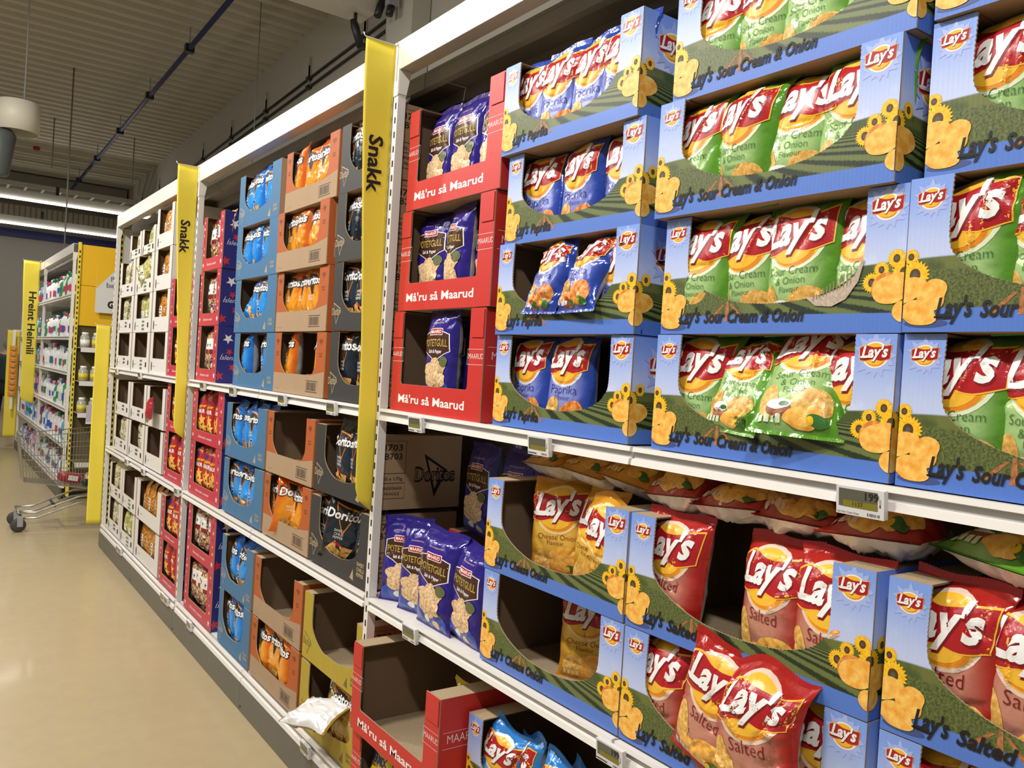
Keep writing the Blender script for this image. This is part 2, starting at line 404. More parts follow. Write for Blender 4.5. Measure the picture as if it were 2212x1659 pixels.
def art_for(k):
    if k in ('green', 'paprika', 'salted', 'cheese', 'light'): return lays_bag_art(k)
    it = []
    if k in ('cool', 'nacho', 'chilli', 'lime'):
        it += dor_logo(0, .172, .168, 0)
        fl = {'cool': ['SOUR', 'CREAM'], 'nacho': ['NACHO', 'CHEESE'], 'chilli': ['SWEET', 'CHILLI', 'PEPPER'], 'lime': ['FLAVOUR']}[k]
        for i, s in enumerate(fl): it.append((*text(s, None, .010, -.012, .112-.014*i, 0, 0, 0, True), white, 1))
        if k == 'cool': it.append((*disc(.0, .078, .018, .009), white, 1)); it.append((*disc(.0, .078, .015, .0065), navy, 2))
        if k == 'chilli': it.append((*disc(-.01, .064, .02, .006, rot=-.3), red, 2))
        it += [(*tri2(.03, .04, .034, .5), tort, 3), (*tri2(-.03, .045, .034, 1.3), tort, 2), (*tri2(0, .025, .034, 2.2), tort, 4)]
    elif k == 'ridged':
        it += [(*text('EKTE NORSKE POTETER', .06, None, 0, .231, 0, 0, 0, True), cream, 1)]
        sh = [(-.062, .20), (-.04, .205), (0, .212), (.04, .205), (.062, .20), (.066, .15), (.03, .135), (0, .12), (-.03, .135), (-.066, .15)]
        it += [(*radial((0, .17), [(x*1.05, (y-.17)*1.06+.17) for x, y in sh], 3), white, 1), (*radial((0, .17), sh, 3), mat('shield_brown', (.06, .02, .012), .3), 2),
               (*rrect(-.034, .196, .034, .217, .004), white, 3), (*rrect(-.032, .198, .032, .215, .004), red, 4), (*text('MAARUD', .055, .010, 0, .2015, .02, 0, 0, True), white, 5),
               (*text('POTETGULL', .118, .021, 0, .163, .015, 0, 0, True), mat('ink_gold', (.5, .36, .08), .3), 4), (*text('Salt & Pepper', .07, .010, 0, .143, .02, .2, 0, True), white, 4)]
        it += [(*disc(0, .02, .075, .05, 3), mat('ink_royal', (.05, .09, .42), .25), 1)]
        for i, (x, y, r) in enumerate([(0, .075, .05), (-.03, .095, .026), (.03, .10, .026), (0, .113, .022), (-.02, .06, .028), (.028, .065, .026), (.004, .085, .028)]):
            it.append((*disc(x, y, r, r*.8, 2, wob=.10, seed=i), chipb, 2+i))
        it += [(*disc(.045, .118, .02, .016), mat('leaf_print', (.12, .14, .05), .4), 9), (*disc(-.01, .026, .014, .01), white, 3), (*disc(.03, .018, .016, .012), cream, 3)]
    elif k == 'cornstar':
        for i in range(3): it.append((*stroke([(-.05, .21+.008*i), (0, .225+.008*i), (.05, .21+.008*i)], .003, 5), cream, 1))
        it += [(*disc(0, .195, .025, .014), navy, 2), (*text('Paprikustjörnur', .15, None, 0, .16, .03, .25, .05, True), gold, 2), (*text('STJÖRNUR', .13, .022, 0, .128, .03, 0, 0, True), white, 3)]
        for i, (x, y, r) in enumerate([(-.04, .08, .04), (.035, .085, .038), (0, .05, .042), (-.05, .035, .03), (.05, .04, .032)]): it.append((*star(x, y, r, 5, .5, .4*i), chipm, 2+i))
    elif k == 'mixed':
        it += [(*quad(-.07, .10, .07, .19), 'paper', 1), (*star(-.03, .16, .018), red, 2), (*star(.03, .15, .014), navy, 2), (*quad(-.07, .10, -.02, .13), cream, 2), (*quad(.0, .10, .07, .125), dred, 2),
               (*quad(-.075, .225, .075, .25), dred, 1)]
    elif k in ('nuts', 'pistachio', 'corn'):
        if k == 'corn': it += [(*quad(-.055, .03, .02, .12), 'paper', 1), (*disc(-.018, .105, .009), black, 2), (*blur_word(-.043, .078, .05, .013), red, 2), (*blur_word(-.043, .058, .05, .013), red, 2)]
        elif k == 'pistachio': it += [(*quad(-.05, .05, .05, .10), 'paper', 1), (*disc(0, .085, .008), black, 2), (*blur_word(-.02, .06, .04, .010), green, 2)]
        else: it += [(*blur_word(-.03, .1, .06, .012), navy, 2), (*disc(0, .15, .012), black, 2)]
    elif k == 'ermix': it += [(*text('SUPERMIX', .15, .03, 0, .17, .03, 0, .08, True), navy, 2), (*text('SALT', .05, .01, 0, .155, .02, 0, .08, True), red, 2), (*disc(.01, .1, .03, .03, wob=.2), green, 1), (*disc(-.02, .07, .03, .02, wob=.2), white, 2), (*disc(.03, .05, .03, .02, wob=.2), chipm, 3)]
    elif k == 'candy':
        for i in range(3): it.append((*stroke([(-.05, .12+.012*i), (.0, .15+.012*i), (.05, .12+.012*i)], .006, 5), white, 1))
    return it

# ---------------------------------------------------------------- bag meshes
DIM = {'mixed': (.17, .27, .06), 'ridged': (.20, .285, .075), 'cornstar': (.165, .27, .06), 'nuts': (.15, .23, .055), 'pistachio': (.15, .23, .055), 'corn': (.15, .23, .055)}
ARTC = {}
def bag_mesh(kind, seed, flat=1, crush=0, back=None):
    """front film with the artwork, back film, both seals; origin at the bottom centre"""
    W, H, T = DIM.get(kind, (.18, .25, .072)); T *= flat; R = random.Random(hash_(kind)+seed*101); n, m = 30, 40; sc = 1.0
    cr = []
    for _ in range(34+crush*16):
        u0 = R.choice((-1, 1))*R.uniform(.35, 1) if R.random() < .6 else R.uniform(-1, 1); v0 = R.choice((-1, 1))*R.uniform(.4, 1) if R.random() < .6 else R.uniform(-1, 1)
        cr.append((u0, v0, R.uniform(0, PI), R.uniform(.12, .4), R.uniform(.022, .06), R.uniform(.0018, .0062)*(1+.8*crush)*R.choice((1, -1, -1))))
    ph = [R.uniform(0, 6.28) for _ in range(8)]; lean = R.uniform(-.03, .01); fold = R.uniform(.0, .5); side = R.uniform(-.01, .01)
    def pt(i, j, sgn):
        u = -1+2*i/n; v = -1+2*j/m
        f = max(0, 1-abs(u)**2.6)**.5*max(0, 1-abs(v/.96)**3.0)**.6 if abs(v) < .96 else 0
        c = T/2*f*(1+.12*math.sin(2.2*u+ph[0])+.1*math.sin(2.6*v+ph[1]))
        c += .0022*math.sin(u*15+ph[2]+2*v)*math.exp(-(1-abs(v))*7)*(1 if f > 0 else .3)
        if f > 0:
            for u0, v0, th, ln, wd, am in cr:
                du, dv = u-u0, v-v0; q = du*math.cos(th)+dv*math.sin(th); w = -du*math.sin(th)+dv*math.cos(th)
                if abs(q) < 3*ln and abs(w) < 4*wd: c += am*math.exp(-(q/ln)**2-(abs(w)/wd)**1.3)*min(1, f*2)
        c = max(c, .0004)
        a = u*W/2*(1-.07*(1-abs(v)**5))*(1+.012*math.sin(7*v+ph[3]+u))
        b = H/2*(1+v)+.003*math.sin(4*u+ph[4])*max(0, v)
        if crush: b -= .012*crush*max(0, v)*(1+math.sin(3*u+ph[5])); a += .01*crush*math.sin(3*v+ph[6])
        off = lean*max(0, v-.6)**1.5*3+side*u*v
        c = sgn*c
        if v > .8: off -= fold*(v-.8)*.12
        return (a, b, c+off)
    F = [[pt(i, j, 1) for i in range(n+1)] for j in range(m+1)]; B = [[pt(i, j, -1) for i in range(n+1)] for j in range(m+1)]
    mb = MB(); fs = [(j*(n+1)+i, j*(n+1)+i+1, (j+1)*(n+1)+i+1, (j+1)*(n+1)+i) for j in range(m) for i in range(n)]
    uv = [(i/n, j/m) for j in range(m+1) for i in range(n+1)]
    fl = [q for r in F for q in r]; bl = [q for r in B for q in r]
    bk = back or (silver if kind not in ('mixed', 'corn', 'nuts', 'pistachio') else FOIL[kind])
    mb.add([P(*q) for q in fl], fs, FOIL[kind], uv, True); mb.add([P(*q) for q in bl], [f[::-1] for f in fs], bk, uv, True)
    rim = []
    for i in range(n): rim += [((0, i), (0, i+1)), ((m, i+1), (m, i))]
    for j in range(m): rim += [((j+1, 0), (j, 0)), ((j, n), (j+1, n))]
    for (j0, i0), (j1, i1) in rim: mb.add([P(*F[j0][i0]), P(*F[j1][i1]), P(*B[j1][i1]), P(*B[j0][i0])], [(3, 2, 1, 0)], FOIL[kind])
    if kind not in ARTC:
        g = {'green': (.75, .85, .6), 'paprika': (.7, .72, .9), 'salted': (.8, .6, .5), 'cheese': (.9, .7, .3), 'light': (.8, .85, .9)}.get(kind, (.8, .8, .8))
        gm = mat('glow_'+kind, g, .3); pm = mat('label_paper', (.75, .73, .66), .5)
        ARTC[kind] = [(*clip(refine((vs, q), .007), -W/2*.99, W/2*.99, .004, H-.004), {'glow': gm, 'paper': pm}.get(mt, mt) if isinstance(mt, str) else mt, lay) for vs, q, mt, lay in [((xf((a_, b_), 1.2, 1.05)[0] if kind == 'ridged' else a_), b_, c_, d_) for a_, b_, c_, d_ in art_for(kind)]]
    def on(a, b, c):
        x = min(max((a/W+.5)*n, 0), n-1e-6); y = min(max(b/H*m, 0), m-1e-6); i, j = int(x), int(y); fx, fy = x-i, y-j
        p00, p10, p01, p11 = (Vector(F[j][i]), Vector(F[j][i+1]), Vector(F[j+1][i]), Vector(F[j+1][i+1]))
        p = (p00*(1-fx)+p10*fx)*(1-fy)+(p01*(1-fx)+p11*fx)*fy; nn = ((p10-p00)*(1-fy)+(p11-p01)*fy).cross((p01-p00)*(1-fx)+(p11-p10)*fx); nn.normalize()
        return P(*(p+nn*c))
    b0 = len(mb.f); mb.art(ARTC[kind], on, .0006, .00026)
    for k in range(b0, len(mb.sm)): mb.sm[k] = True
    body = mb.mesh('bag_body')
    seals = []
    for top in (0, 1):
        sl = MB()
        N = 60; row = F[m] if top else F[0]; h = .013
        for side_ in (1, -1):
            vs = []
            for k in range(N+1):
                q = row[min(int(k/N*n), n-1)]; q2 = row[min(int(k/N*n)+1, n)]; t = k/N*n-min(int(k/N*n), n-1); x = [q[z]*(1-t)+q2[z]*t for z in range(3)]
                e = h*(1 if k % 2 else .88)*(1 if top else -.45); vs += [P(x[0]*1.01, x[1]-(.002 if top else -.002), x[2]+.0012*side_), P(x[0]*1.01, x[1]+e, x[2]+.0007*side_-(.006 if top else 0)*fold)]
            sl.add(vs, [(2*k, 2*k+2, 2*k+3, 2*k+1) for k in range(N)], FOIL[kind], [(.0, .0)]*len(vs), False)
        seals.append(sl.mesh('top_seal' if top else 'bottom_seal'))
    return (body, *seals)
def hash_(s): return sum(ord(c)*(i+3) for i, c in enumerate(s)) % 9973
BM = {}
def bag(kind, variant, loc, yaw=0, tilt=0, roll=0, label='', group=None, crush=0, scale=1, cat='chip bag', back=None, axes=None):
    """tilt leans the top towards the shelf, roll turns in the plane of the front"""
    back = {'W': whiteb, 'B': silver, 'S': MC.get('bag_back_brown') or foil('bag_back_brown', (.16, .10, .05), (.2, .13, .07), rough=.3)}.get(back) if back else None
    key = (kind, variant, crush, back.name if back else '')
    if key not in BM: BM[key] = bag_mesh(kind, variant, 1, crush, back)
    body, sb, st = BM[key]
    root = empty('chip_bag' if cat != 'snack bag' else 'snack_bag', loc, label=label, cat=cat, group=group)
    root.rotation_euler = (roll, tilt, yaw); root.scale = scale if isinstance(scale, tuple) else (scale,)*3
    if axes:        # (up direction, facing direction)
        u = Vector(axes[0]).normalized(); f = Vector(axes[1]); f = (f-u*f.dot(u)).normalized(); root.rotation_euler = Matrix((-f, u.cross(-f), u)).transposed().to_euler()
    link('bag_body', body, root); link('bottom_seal', sb, root); link('top_seal', st, root)
    return root
# ---------------------------------------------------------------- carton prints
def field_print():
    t = NT('carton_landscape_print'); u, v, _ = t.uv(); o = t.obj()
    cor = t.M('MULTIPLY', t.M('SINE', t.M('MULTIPLY', u, 520)), .012)
    sky = t.mix(t.step(v, .72, .28), (.52, .60, .86), (.20, .34, .80))
    cl = t.M('MULTIPLY', t.step(t.noise(o, 14, 3), .6, .06), t.step(v, .62, -.1)); sky = t.mix(t.M('MULTIPLY', cl, .25), sky, (.85, .87, .95))
    h = t.M('ADD', .46, t.M('MULTIPLY', t.M('SINE', t.M('ADD', t.M('MULTIPLY', u, 7), .6)), .022))
    dep = t.M('SUBTRACT', h, v)
    t1 = t.M('DIVIDE', t.M('SUBTRACT', u, .26), t.M('ADD', t.M('MAXIMUM', dep, 0), .05))
    nz = t.noise(o, 220, 3, .7)
    rows = t.M('SINE', t.M('ADD', t.M('MULTIPLY', t1, 13), t.M('MULTIPLY', nz, 2.2)))
    rows = t.step(rows, t.M('SUBTRACT', 0, t.M('MULTIPLY', nz, .3)), .5)
    crop = t.mix(rows, (.014, .028, .010), (.135, .17, .05))
    plain = t.mix(t.step(nz, .5, .12), (.05, .07, .018), (.14, .17, .045))
    fld = t.mix(t.step(u, t.M('ADD', .33, t.M('MULTIPLY', dep, .25)), .03), plain, crop)
    hills = t.mix(t.step(t.noise(o, 18, 2), .5, .1), (.06, .09, .02), (.14, .16, .04))
    fld = t.mix(t.step(dep, .085, .012), hills, fld)
    c = t.mix(t.step(dep, 0, .008), sky, fld)
    c = t.mix(t.step(v, t.M('SUBTRACT', .155, t.M('MULTIPLY', u, .02)), .004), (.085, .19, .60), c)
    t.bump(t.M('SINE', t.M('MULTIPLY', u, 420)), .08, .0006)
    return t.done(c, .42, 0, .08)
FIELD = field_print()
blue = mat('carton_blue', (.085, .19, .60), .45); kredge = mat('carton_edge', (.48, .36, .22), .85, scale=200, var=.4)
raym = mat('sun_ray_print', (.38, .47, .84), .4)
def sunflower(cx, cy, r, lay=0):
    R = random.Random(int(cx*1e4)); n = 22
    p = [(cx+r*(1 if k % 2 == 0 else .78)*math.cos(PI*k/n), cy+r*(1 if k % 2 == 0 else .78)*math.sin(PI*k/n)) for k in range(2*n)]
    return [(*radial((cx, cy), p), petal, lay), (*disc(cx, cy, r*.36, r*.42, 1), seedm, lay+1), (*disc(cx, cy, r*.17, r*.2, 1, n=12), mat('seed_core', (.10, .09, .05), .5), lay+2)]
def lays_front_art(W, H, txt, tw):
    it = sun_logo(.062*W+.002, .86*H, .0225, 2)+sun_logo(.932*W, .86*H, .029, 2)
    for i, x in enumerate((.27, .33, .385)):
        k = (x-.33)*W; it.append((*polyf([(x*W-.0060+k*.4, .10*H), (x*W+.0060+k*.4, .10*H), (.33*W+k*.3+.003, .262*H-abs(k)*.2), (.33*W+k*.3-.003, .262*H-abs(k)*.2)]), soil, 0))
    it += sunflower(.015*W, .49*H, .014, 3)+sunflower(.030*W, .37*H, .025, 6)
    it += [(*disc(.012*W, .27*H, .03, .019, rot=.5, wob=.06, seed=3), chipm, 15), (*disc(.085*W, .235*H, .025, .024, rot=.3, wob=.10, seed=2), chipm, 16), (*disc(.045*W, .125*H, .034, .019, wob=.12, seed=5), chipm, 17), (*disc(.07*W, .055*H, .036, .007, n=16), mat('carton_navy', (.05, .08, .25), .45), 1)]
    it += sunflower(.972*W, .50*H, .017, 3)+sunflower(.925*W, .43*H, .015, 6)+sunflower(.895*W, .345*H, .018, 9)+sunflower(1.0*W, .40*H, .024, 12)
    it += [(*disc(.965*W, .30*H, .036, .026, rot=.3, wob=.05, seed=4), chipm, 17), (*disc(.945*W, .305*H, .028, .026, rot=.4, n=20), chipo, 16), (*disc(.998*W, .145*H, .017, .017, wob=.05, seed=6), chipm, 18)]
    it.append((*join([text("Lay's", .058, .030, .098*W, .092*H, .03, .3, .03), stroke([(.097*W, .094*H), (.125*W, .088*H), (.15*W, .092*H)], .003, 2)]), black, 21)); it.append((*text(txt[6:], tw-.062, .024, .098*W+.068, .093*H, .034, .25, 0), black, 21))
    return [(*clip((a, b), 0.0005, W-.0005, .001, H-.001), {'ray': raym, 'glow': white}.get(m, m) if isinstance(m, str) else m, l) for a, b, m, l in it]
def lays_side_art(D, H):
    it = sunflower(.0, .40*H, .024, 2)+sunflower(.03, .50*H, .016, 6)+[(*disc(.02, .29*H, .035, .024, wob=.05, seed=4), chipm, 10), (*disc(.006, .145*H, .022, .017, wob=.05, seed=6), chipm, 11)]
    it += sun_logo(.10, .72*H, .045, 12)
    return [(*clip((a, b), .0005, D-.001, .001, H-.001), {'ray': raym, 'glow': white}.get(m, m) if isinstance(m, str) else m, l) for a, b, m, l in it]
def u_shape(xl, xr, vb, kind='u'):
    if kind == 'u': return [(xl, 1), (xl-.004, .62), (xl+.02, .47), (xl+(xr-xl)*.13, .355), (xl+(xr-xl)*.28, .27), (xl+(xr-xl)*.42, vb), (xl+(xr-xl)*.60, vb-.002), (xl+(xr-xl)*.78, vb+.035), (xl+(xr-xl)*.91, .35), (xr-.025, .43), (xr, .55), (xr, 1)]
    return [(xl, 1), (xl, vb+.03), (xl+.01, vb), (xr-.01, vb), (xr, vb+.03), (xr, 1)]
CK = {}
def star_mat(): return mat('ink_star_white', (.8, .78, .8), .4), mat('ink_star_red', (.55, .03, .05), .4), mat('ink_star_blue', (.03, .03, .3), .4)
def carton_mesh(kind, W, H, D):
    """front panel with its cut-out, and the body (sides, back, bottom)"""
    T = .0035; front = None; side = None; sart = []; art = []; top = None
    if kind.startswith('lays'):
        v = kind[5:]; opening = u_shape(.125, .863, .235); front = side = FIELD
        tx, tw = {'green': ("Lay's Sour Cream & Onion", .30), 'paprika': ("Lay's Paprika", .15), 'cheese': ("Lay's Cheese Onion", .225), 'salted': ("Lay's Salted", .15), 'light': ("Lay's ", .14)}[v]
        art = lays_front_art(W, H, tx, tw); sart = lays_side_art(D, H)
    elif kind.startswith('dor'):
        v = kind[4:]; opening = u_shape(*{'cool': (.13, .80, .26), 'nacho': (.12, .84, .30), 'chilli': (.17, .86, .25), 'lime': (.16, .90, .27)}[v])
        col = {'cool': (.055, .17, .33), 'nacho': (.45, .10, .018), 'chilli': (.035, .034, .033), 'lime': (.45, .33, .03)}[v]
        front = mat('carton_'+v, col, .6, var=.12); side = front if v in ('nacho',) else kraft
        ink = tan if v != 'lime' else mat('ink_olive', (.16, .12, .03), .6); ol = mat('outline_'+v, tuple(c*.5 for c in col), .6)
        if v == 'nacho':
            art = [(*quad(0, 0, W, .33*H), kraft, 0), (*polyf([(.7*W, .33*H), (W, .33*H), (W, .4*H), (.75*W, .33*H)]), kraft, 0)]
            for x in (.06, .92): art += [(*tri2(x*W, .86*H, .018, -PI/2), ol, 1), (*text('Doritos', .038, .008, x*W, .86*H-.004, .02, 0, 0, True), ol, 2), (*text('NACHO', .03, .006, x*W, .66*H, .02, 0, 0, True), ol, 1), (*text('CHEESE', .03, .006, x*W, .62*H, .02, 0, 0, True), ol, 1)]
            bx = .68*W; art.append((*stroke([(bx, .07*H), (bx+.12, .07*H), (bx+.12, .24*H), (bx, .24*H), (bx, .07*H)], .003, 1), black, 1))
            R = random.Random(3); x = bx+.008
            while x < bx+.11: w = R.choice((.0015, .003, .004)); art.append((*quad(x, .09*H, x+w, .22*H), black, 1)); x += w+R.choice((.0015, .003))
            art.append((*text('12 09 18   02270', .06, .004, .04*W, .06*H), ol, 1))
            for i, s in enumerate(('X77', 'B77', 'I77')): sart.append((*text(s, .055, .018, .075, H*.86-.026*i, .02, 0, 0, True), black, 2))
            sart += [(*quad(.03, .07*H+.09, .13, .93*H), kraft, 0), (*quad(.03, .03, .13, .088), kraft, 0), (*text('20 x 170g', .08, .012, .08, .10, .01, 0, 0, True), black, 2), (*text('BREEKBAAR', .08, .010, .08, .068, .01, 0, 0, True), black, 2), (*text('FRAGILE', .06, .010, .08, .048, .01, 0, 0, True), black, 2)]
        else:
            cx = .09*W; cy = .24*H if v != 'chilli' else .26*H; r = .034
            for k, mt_ in ((1.0, ink), (.86, front)): art.append((*polyf([(cx-.9*r*k, cy+1.25*r*k), (cx+1.1*r*k, cy+.5*r*k), (cx-.0*r, cy-1.35*r*k)]), mt_, 1 if k == 1 else 2))
            art += [(*text('Doritos', .084, .024, cx, cy-.006, .06, 0, 0, True), ink, 3), (*text('Doritos', .08, .020, cx, cy-.004, .0, 0, 0, True), front, 4)]
            fl = {'cool': ('SOUR', 'CREAM'), 'chilli': ('SWEET', 'CHILLI', 'PEPPER'), 'lime': ('LIGHTLY', 'SALTED')}[v]
            for i, s in enumerate(fl): art.append((*text(s, .06 if v != 'cool' else .052, .013, .90*W, .16*H-.019*i+(.008 if v != 'chilli' else .03), .03, 0, 0, True), ink, 1))
            art.append((*polyf([(.74*W, .06*H), (.80*W, .04*H), (.79*W, .20*H)]), ink, 1))
            for i, s in enumerate(('I703', 'B703')): sart.append((*text(s, .07, .022, .075, H*.80-.032*i, .01, 0, 0, True), black, 2))
            sart += [(*text('20 x 170g', .08, .012, .075, .105, .01, 0, 0, True), black, 2), (*text('BREEKBAAR', .08, .010, .075, .072, .01, 0, 0, True), black, 2), (*text('FRAGILE', .06, .010, .075, .052, .01, 0, 0, True), black, 2)]
            for y0, y1 in ((.13, .93*H), (.095, .13), (.04, .095)): sart.append((*stroke([(.025, y0), (.125, y0), (.125, y1), (.025, y1), (.025, y0)], .002, 1), black, 1))
            sart += [(*polyf([(.20, .2), (.30, .14), (.25, .04)]), black, 1), (*polyf([(.215, .18), (.285, .14), (.25, .07)]), kraft, 2), (*text('Doritos', .17, .05, .25, .10, .05, 0, 0, True), black, 3), (*text('Doritos', .165, .043, .25, .103, -.01, 0, 0, True), kraft, 4)]
    elif kind == 'maarud':
        front = side = mat('carton_red', (.58, .028, .022), .45); opening = u_shape(.11, .86, .27, 'r')
        art = [(*text("Må'ru så Maarud", .34*W/.55+.07, .026, .47*W, .09*H, .02, 0, 0, True), white, 1)]
        for x in (.045, .93):
            art += [(*stroke([(x*W-.045, .56*H-.02), (x*W+.05, .56*H-.02), (x*W+.05, .56*H+.025), (x*W-.045, .56*H+.025), (x*W-.045, .56*H-.02)], .001, 1), white, 1), (*text('MAARUD', .08, .016, x*W, .55*H, -.01, 0, 0, True), white, 1)]
        art = [(*clip((a, b), .001, W-.001, .001, H-.001), m, l) for a, b, m, l in art]
        sart = [(*text('MAARUD', .12, .024, .03, .55*H, -.01), white, 1), (*stroke([(.015, .5*H), (.165, .5*H), (.165, .66*H), (.015, .66*H)], .001, 1), white, 1)]
    elif kind == 'stars':
        front = mat('carton_pinkred', (.52, .035, .06), .45); side = mat('carton_navyblue', (.018, .022, .20), .45); sw, sr, sb = star_mat(); opening = u_shape(.15, .83, .22, 'r')
        R = random.Random(5)
        for y in (.3, .42, .54, .66, .78, .90):
            for x in (.06, .93): art.append((*star(x*W+R.uniform(-.006, .006), y*H, R.uniform(.008, .013), rot=R.uniform(0, 1)), R.choice((sw, sb)), 1))
        art += [(*star(.06*W, .11*H, .016), sw, 1), (*star(.93*W, .12*H, .019), sw, 1), (*text('Íslenskt snakk', .45*W, .013, .47*W, .09*H, .005, .3, 0, True), sw, 1)]
        for x, y, r, c in ((.06, .78, .03, sw), (.07, .55, .022, sr), (.09, .28, .024, sr), (.02, .12, .028, sr), (.16, .05, .03, sw), (.21, .90, .022, sw), (.2, .5, .02, sr)): sart.append((*star(x, y*H, r, rot=.4+x*9), c, 1))
        sart += [(*text('Íslenskt', .12, .026, .02, .41*H, -.005, .35), sw, 2), (*quad(.15, .62*H, .21, .78*H), sr, 1), (*text('S', .02, .03, .172, .65*H), sw, 2)]
        sart = [(*clip((a, b), .001, D-.001, .001, H-.001), m, l) for a, b, m, l in sart]
    else:
        front = side = mat('carton_white', (.72, .69, .65), .55); opening = u_shape(.13, .86, .36, 'r')
        n = {'pale_nuts': 2, 'pale_pist': 3, 'pale_corn': 1}[kind]
        art = [(*disc(.10*W, .17*H, .014, .034, n=18, rings=1), black, 1), (*blur_word(.17*W, .16*H, .07, .005), mat('ink_grey', (.3, .3, .3), .5), 1)]
        if n > 1:
            art.append((*rrect(.80*W, .12*H, .80*W+.04, .12*H+.036, .006), black, 1)); c = {2: black, 3: green}[n]
            for i in range(n): art.append((*blur_word(.57*W-.04, .24*H-.027*i, .08, .017, i), c, 1))
    # panel outline with a perforated edge
    op = smooth_pts([(x*W, y*H) for x, y in opening], 4) if kind[:4] in ('lays', 'dor_') else [(x*W, y*H) for x, y in opening]
    d = [op[0]]
    for a, b in zip(op, op[1:]):
        L = math.hypot(b[0]-a[0], b[1]-a[1]); k = max(1, int(L/.0035))
        for i in range(1, k+1): d.append((a[0]+(b[0]-a[0])*i/k, a[1]+(b[1]-a[1])*i/k))
    zig = []
    for i, p in enumerate(d):
        a, b = d[max(0, i-1)], d[min(len(d)-1, i+1)]; dx, dy = b[0]-a[0], b[1]-a[1]; L = math.hypot(dx, dy) or 1; w = .0011 if i % 2 and 0 < i < len(d)-1 else 0
        zig.append((p[0]-dy/L*w, p[1]+dx/L*w))
    poly = [(0, 0), (W, 0), (W, H)]+zig[::-1]+[(0, H)]
    poly = [p for i, p in enumerate(poly) if i == 0 or math.hypot(p[0]-poly[i-1][0], p[1]-poly[i-1][1]) > 1e-6]
    tri = geometry.tessellate_polygon([[Vector((p[0], p[1], 0)) for p in poly]]); n = len(poly)
    fp = MB(); uv = [(x/W, y/H) for x, y in poly]
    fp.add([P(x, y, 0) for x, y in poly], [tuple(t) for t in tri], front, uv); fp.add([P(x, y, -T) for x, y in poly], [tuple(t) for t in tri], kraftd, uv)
    fp.add([P(x, y, 0) for x, y in poly]+[P(x, y, -T) for x, y in poly], [(i, (i+1) % n, (i+1) % n+n, i+n) for i in range(n)], kredge)
    if kind == 'maarud':
        for x in (.0, .88): fp.add([P(a, b, c) for a in (x*W+.002, x*W+.115*W) for b in (.74*H, .985*H) for c in (.0003, .003)], [(0, 1, 3, 2), (4, 6, 7, 5), (0, 4, 5, 1), (2, 3, 7, 6), (0, 2, 6, 4), (1, 5, 7, 3)], front)
    fp.art(art, P, .0003, .00006)
    bd = MB(); e = .0006
    def slab(a0, a1, b0, b1, c0, c1, mo, outer):
        v = [P(a, b, c) for a in (a0, a1) for b in (b0, b1) for c in (c0, c1)]
        F = {'a0': (0, 1, 3, 2), 'a1': (4, 6, 7, 5), 'b0': (0, 4, 5, 1), 'b1': (2, 3, 7, 6), 'c0': (0, 2, 6, 4), 'c1': (1, 5, 7, 3)}
        for k, f in F.items():
            if k == outer: bd.add([v[i] for i in f], [(0, 1, 2, 3)], mo, [((1+(-([c0, c1][i & 1]))*1.4), [b0, b1][(i >> 1) & 1]/H) for i in f])
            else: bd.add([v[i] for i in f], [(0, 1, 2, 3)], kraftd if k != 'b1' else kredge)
    sb_ = H
    slab(0, T, 0, sb_, -D, -T-e, side, 'a0'); slab(W-T, W, 0, sb_, -D, -T-e, side, 'a1')
    slab(T+e, W-T-e, 0, H, -D, -D+T, kraft, 'c0'); slab(T+e, W-T-e, .0, T, -D+T+e, -T-e, kraft if kind != 'lays' else blue, 'b0')
    # folded top flaps: strips at both sides, the mouth between them stays open
    fw = W*.12
    slab(T+e, fw, H-T, H, -D+T+e, -T-e, blue if kind[:4] == 'lays' else kraft, 'b1x'); slab(W-fw, W-T-e, H-T, H, -D+T+e, -T-e, blue if kind[:4] == 'lays' else kraft, 'b1x')
    grey = mat('carton_grey_inside', (.30, .27, .24), .8)
    bd.art(sart, lambda a, b, c: P(W+c, b, -a), .0003, .00006)
    return fp.mesh('printed_front'), bd.mesh('carton_body')
def carton(kind, y, z, W, H, D=.36, X=1.315, label='', group=None, yaw=0):
    key = (kind, round(W, 3), round(H, 3), D)
    if key not in CK: CK[key] = carton_mesh(kind, W, H, D)
    a, b = CK[key]
    root = empty('display_carton', (X, y, z), yaw, label=label, cat='carton', group=group)
    link('printed_front', a, root); link('carton_body', b, root); return root
# ---------------------------------------------------------------- shelving
D0 = 1.302
steel = mat('shelf_white_steel', (.80, .77, .73), .32, var=.03, coat=.2)
steeld = mat('shelf_grey_groove', (.45, .43, .42), .45)
plinth = mat('plinth_grey', (.125, .12, .10), .4, var=.15, scale=6)
slot = mat('slot_black', (.01, .01, .01), .9)
backp = mat('back_panel_grey', (.30, .28, .26), .7)
YP = [2.587, 5.087, 7.587]; ZR = [1.513, .853]
yel = mat('banner_yellow', (.86, .70, .06), .55, var=.05, scale=4)
yelp = mat('panel_yellow', (.85, .50, .01), .45, var=.03)
def rail_mb(y0, y1, z, x=D0, h=.040):
    mb = MB()
    pts = [(x+.012, z), (x-.002, z), (x-.004, z-.010), (x+.005, z-.012), (x+.005, z-h*.62), (x-.004, z-h*.66), (x-.007, z-h), (x+.012, z-h)]
    n = len(pts); vs = [(a, y0, b) for a, b in pts]+[(a, y1, b) for a, b in pts]
    for i in range(n):
        j = (i+1) % n; mb.add([vs[i], vs[j], vs[j+n], vs[i+n]], [(0, 1, 2, 3)], steeld if i == 3 else steel)
    mb.prism(pts, 'y', y0, y0+.0005, steel); mb.prism(pts, 'y', y1-.0005, y1, steel)
    return mb
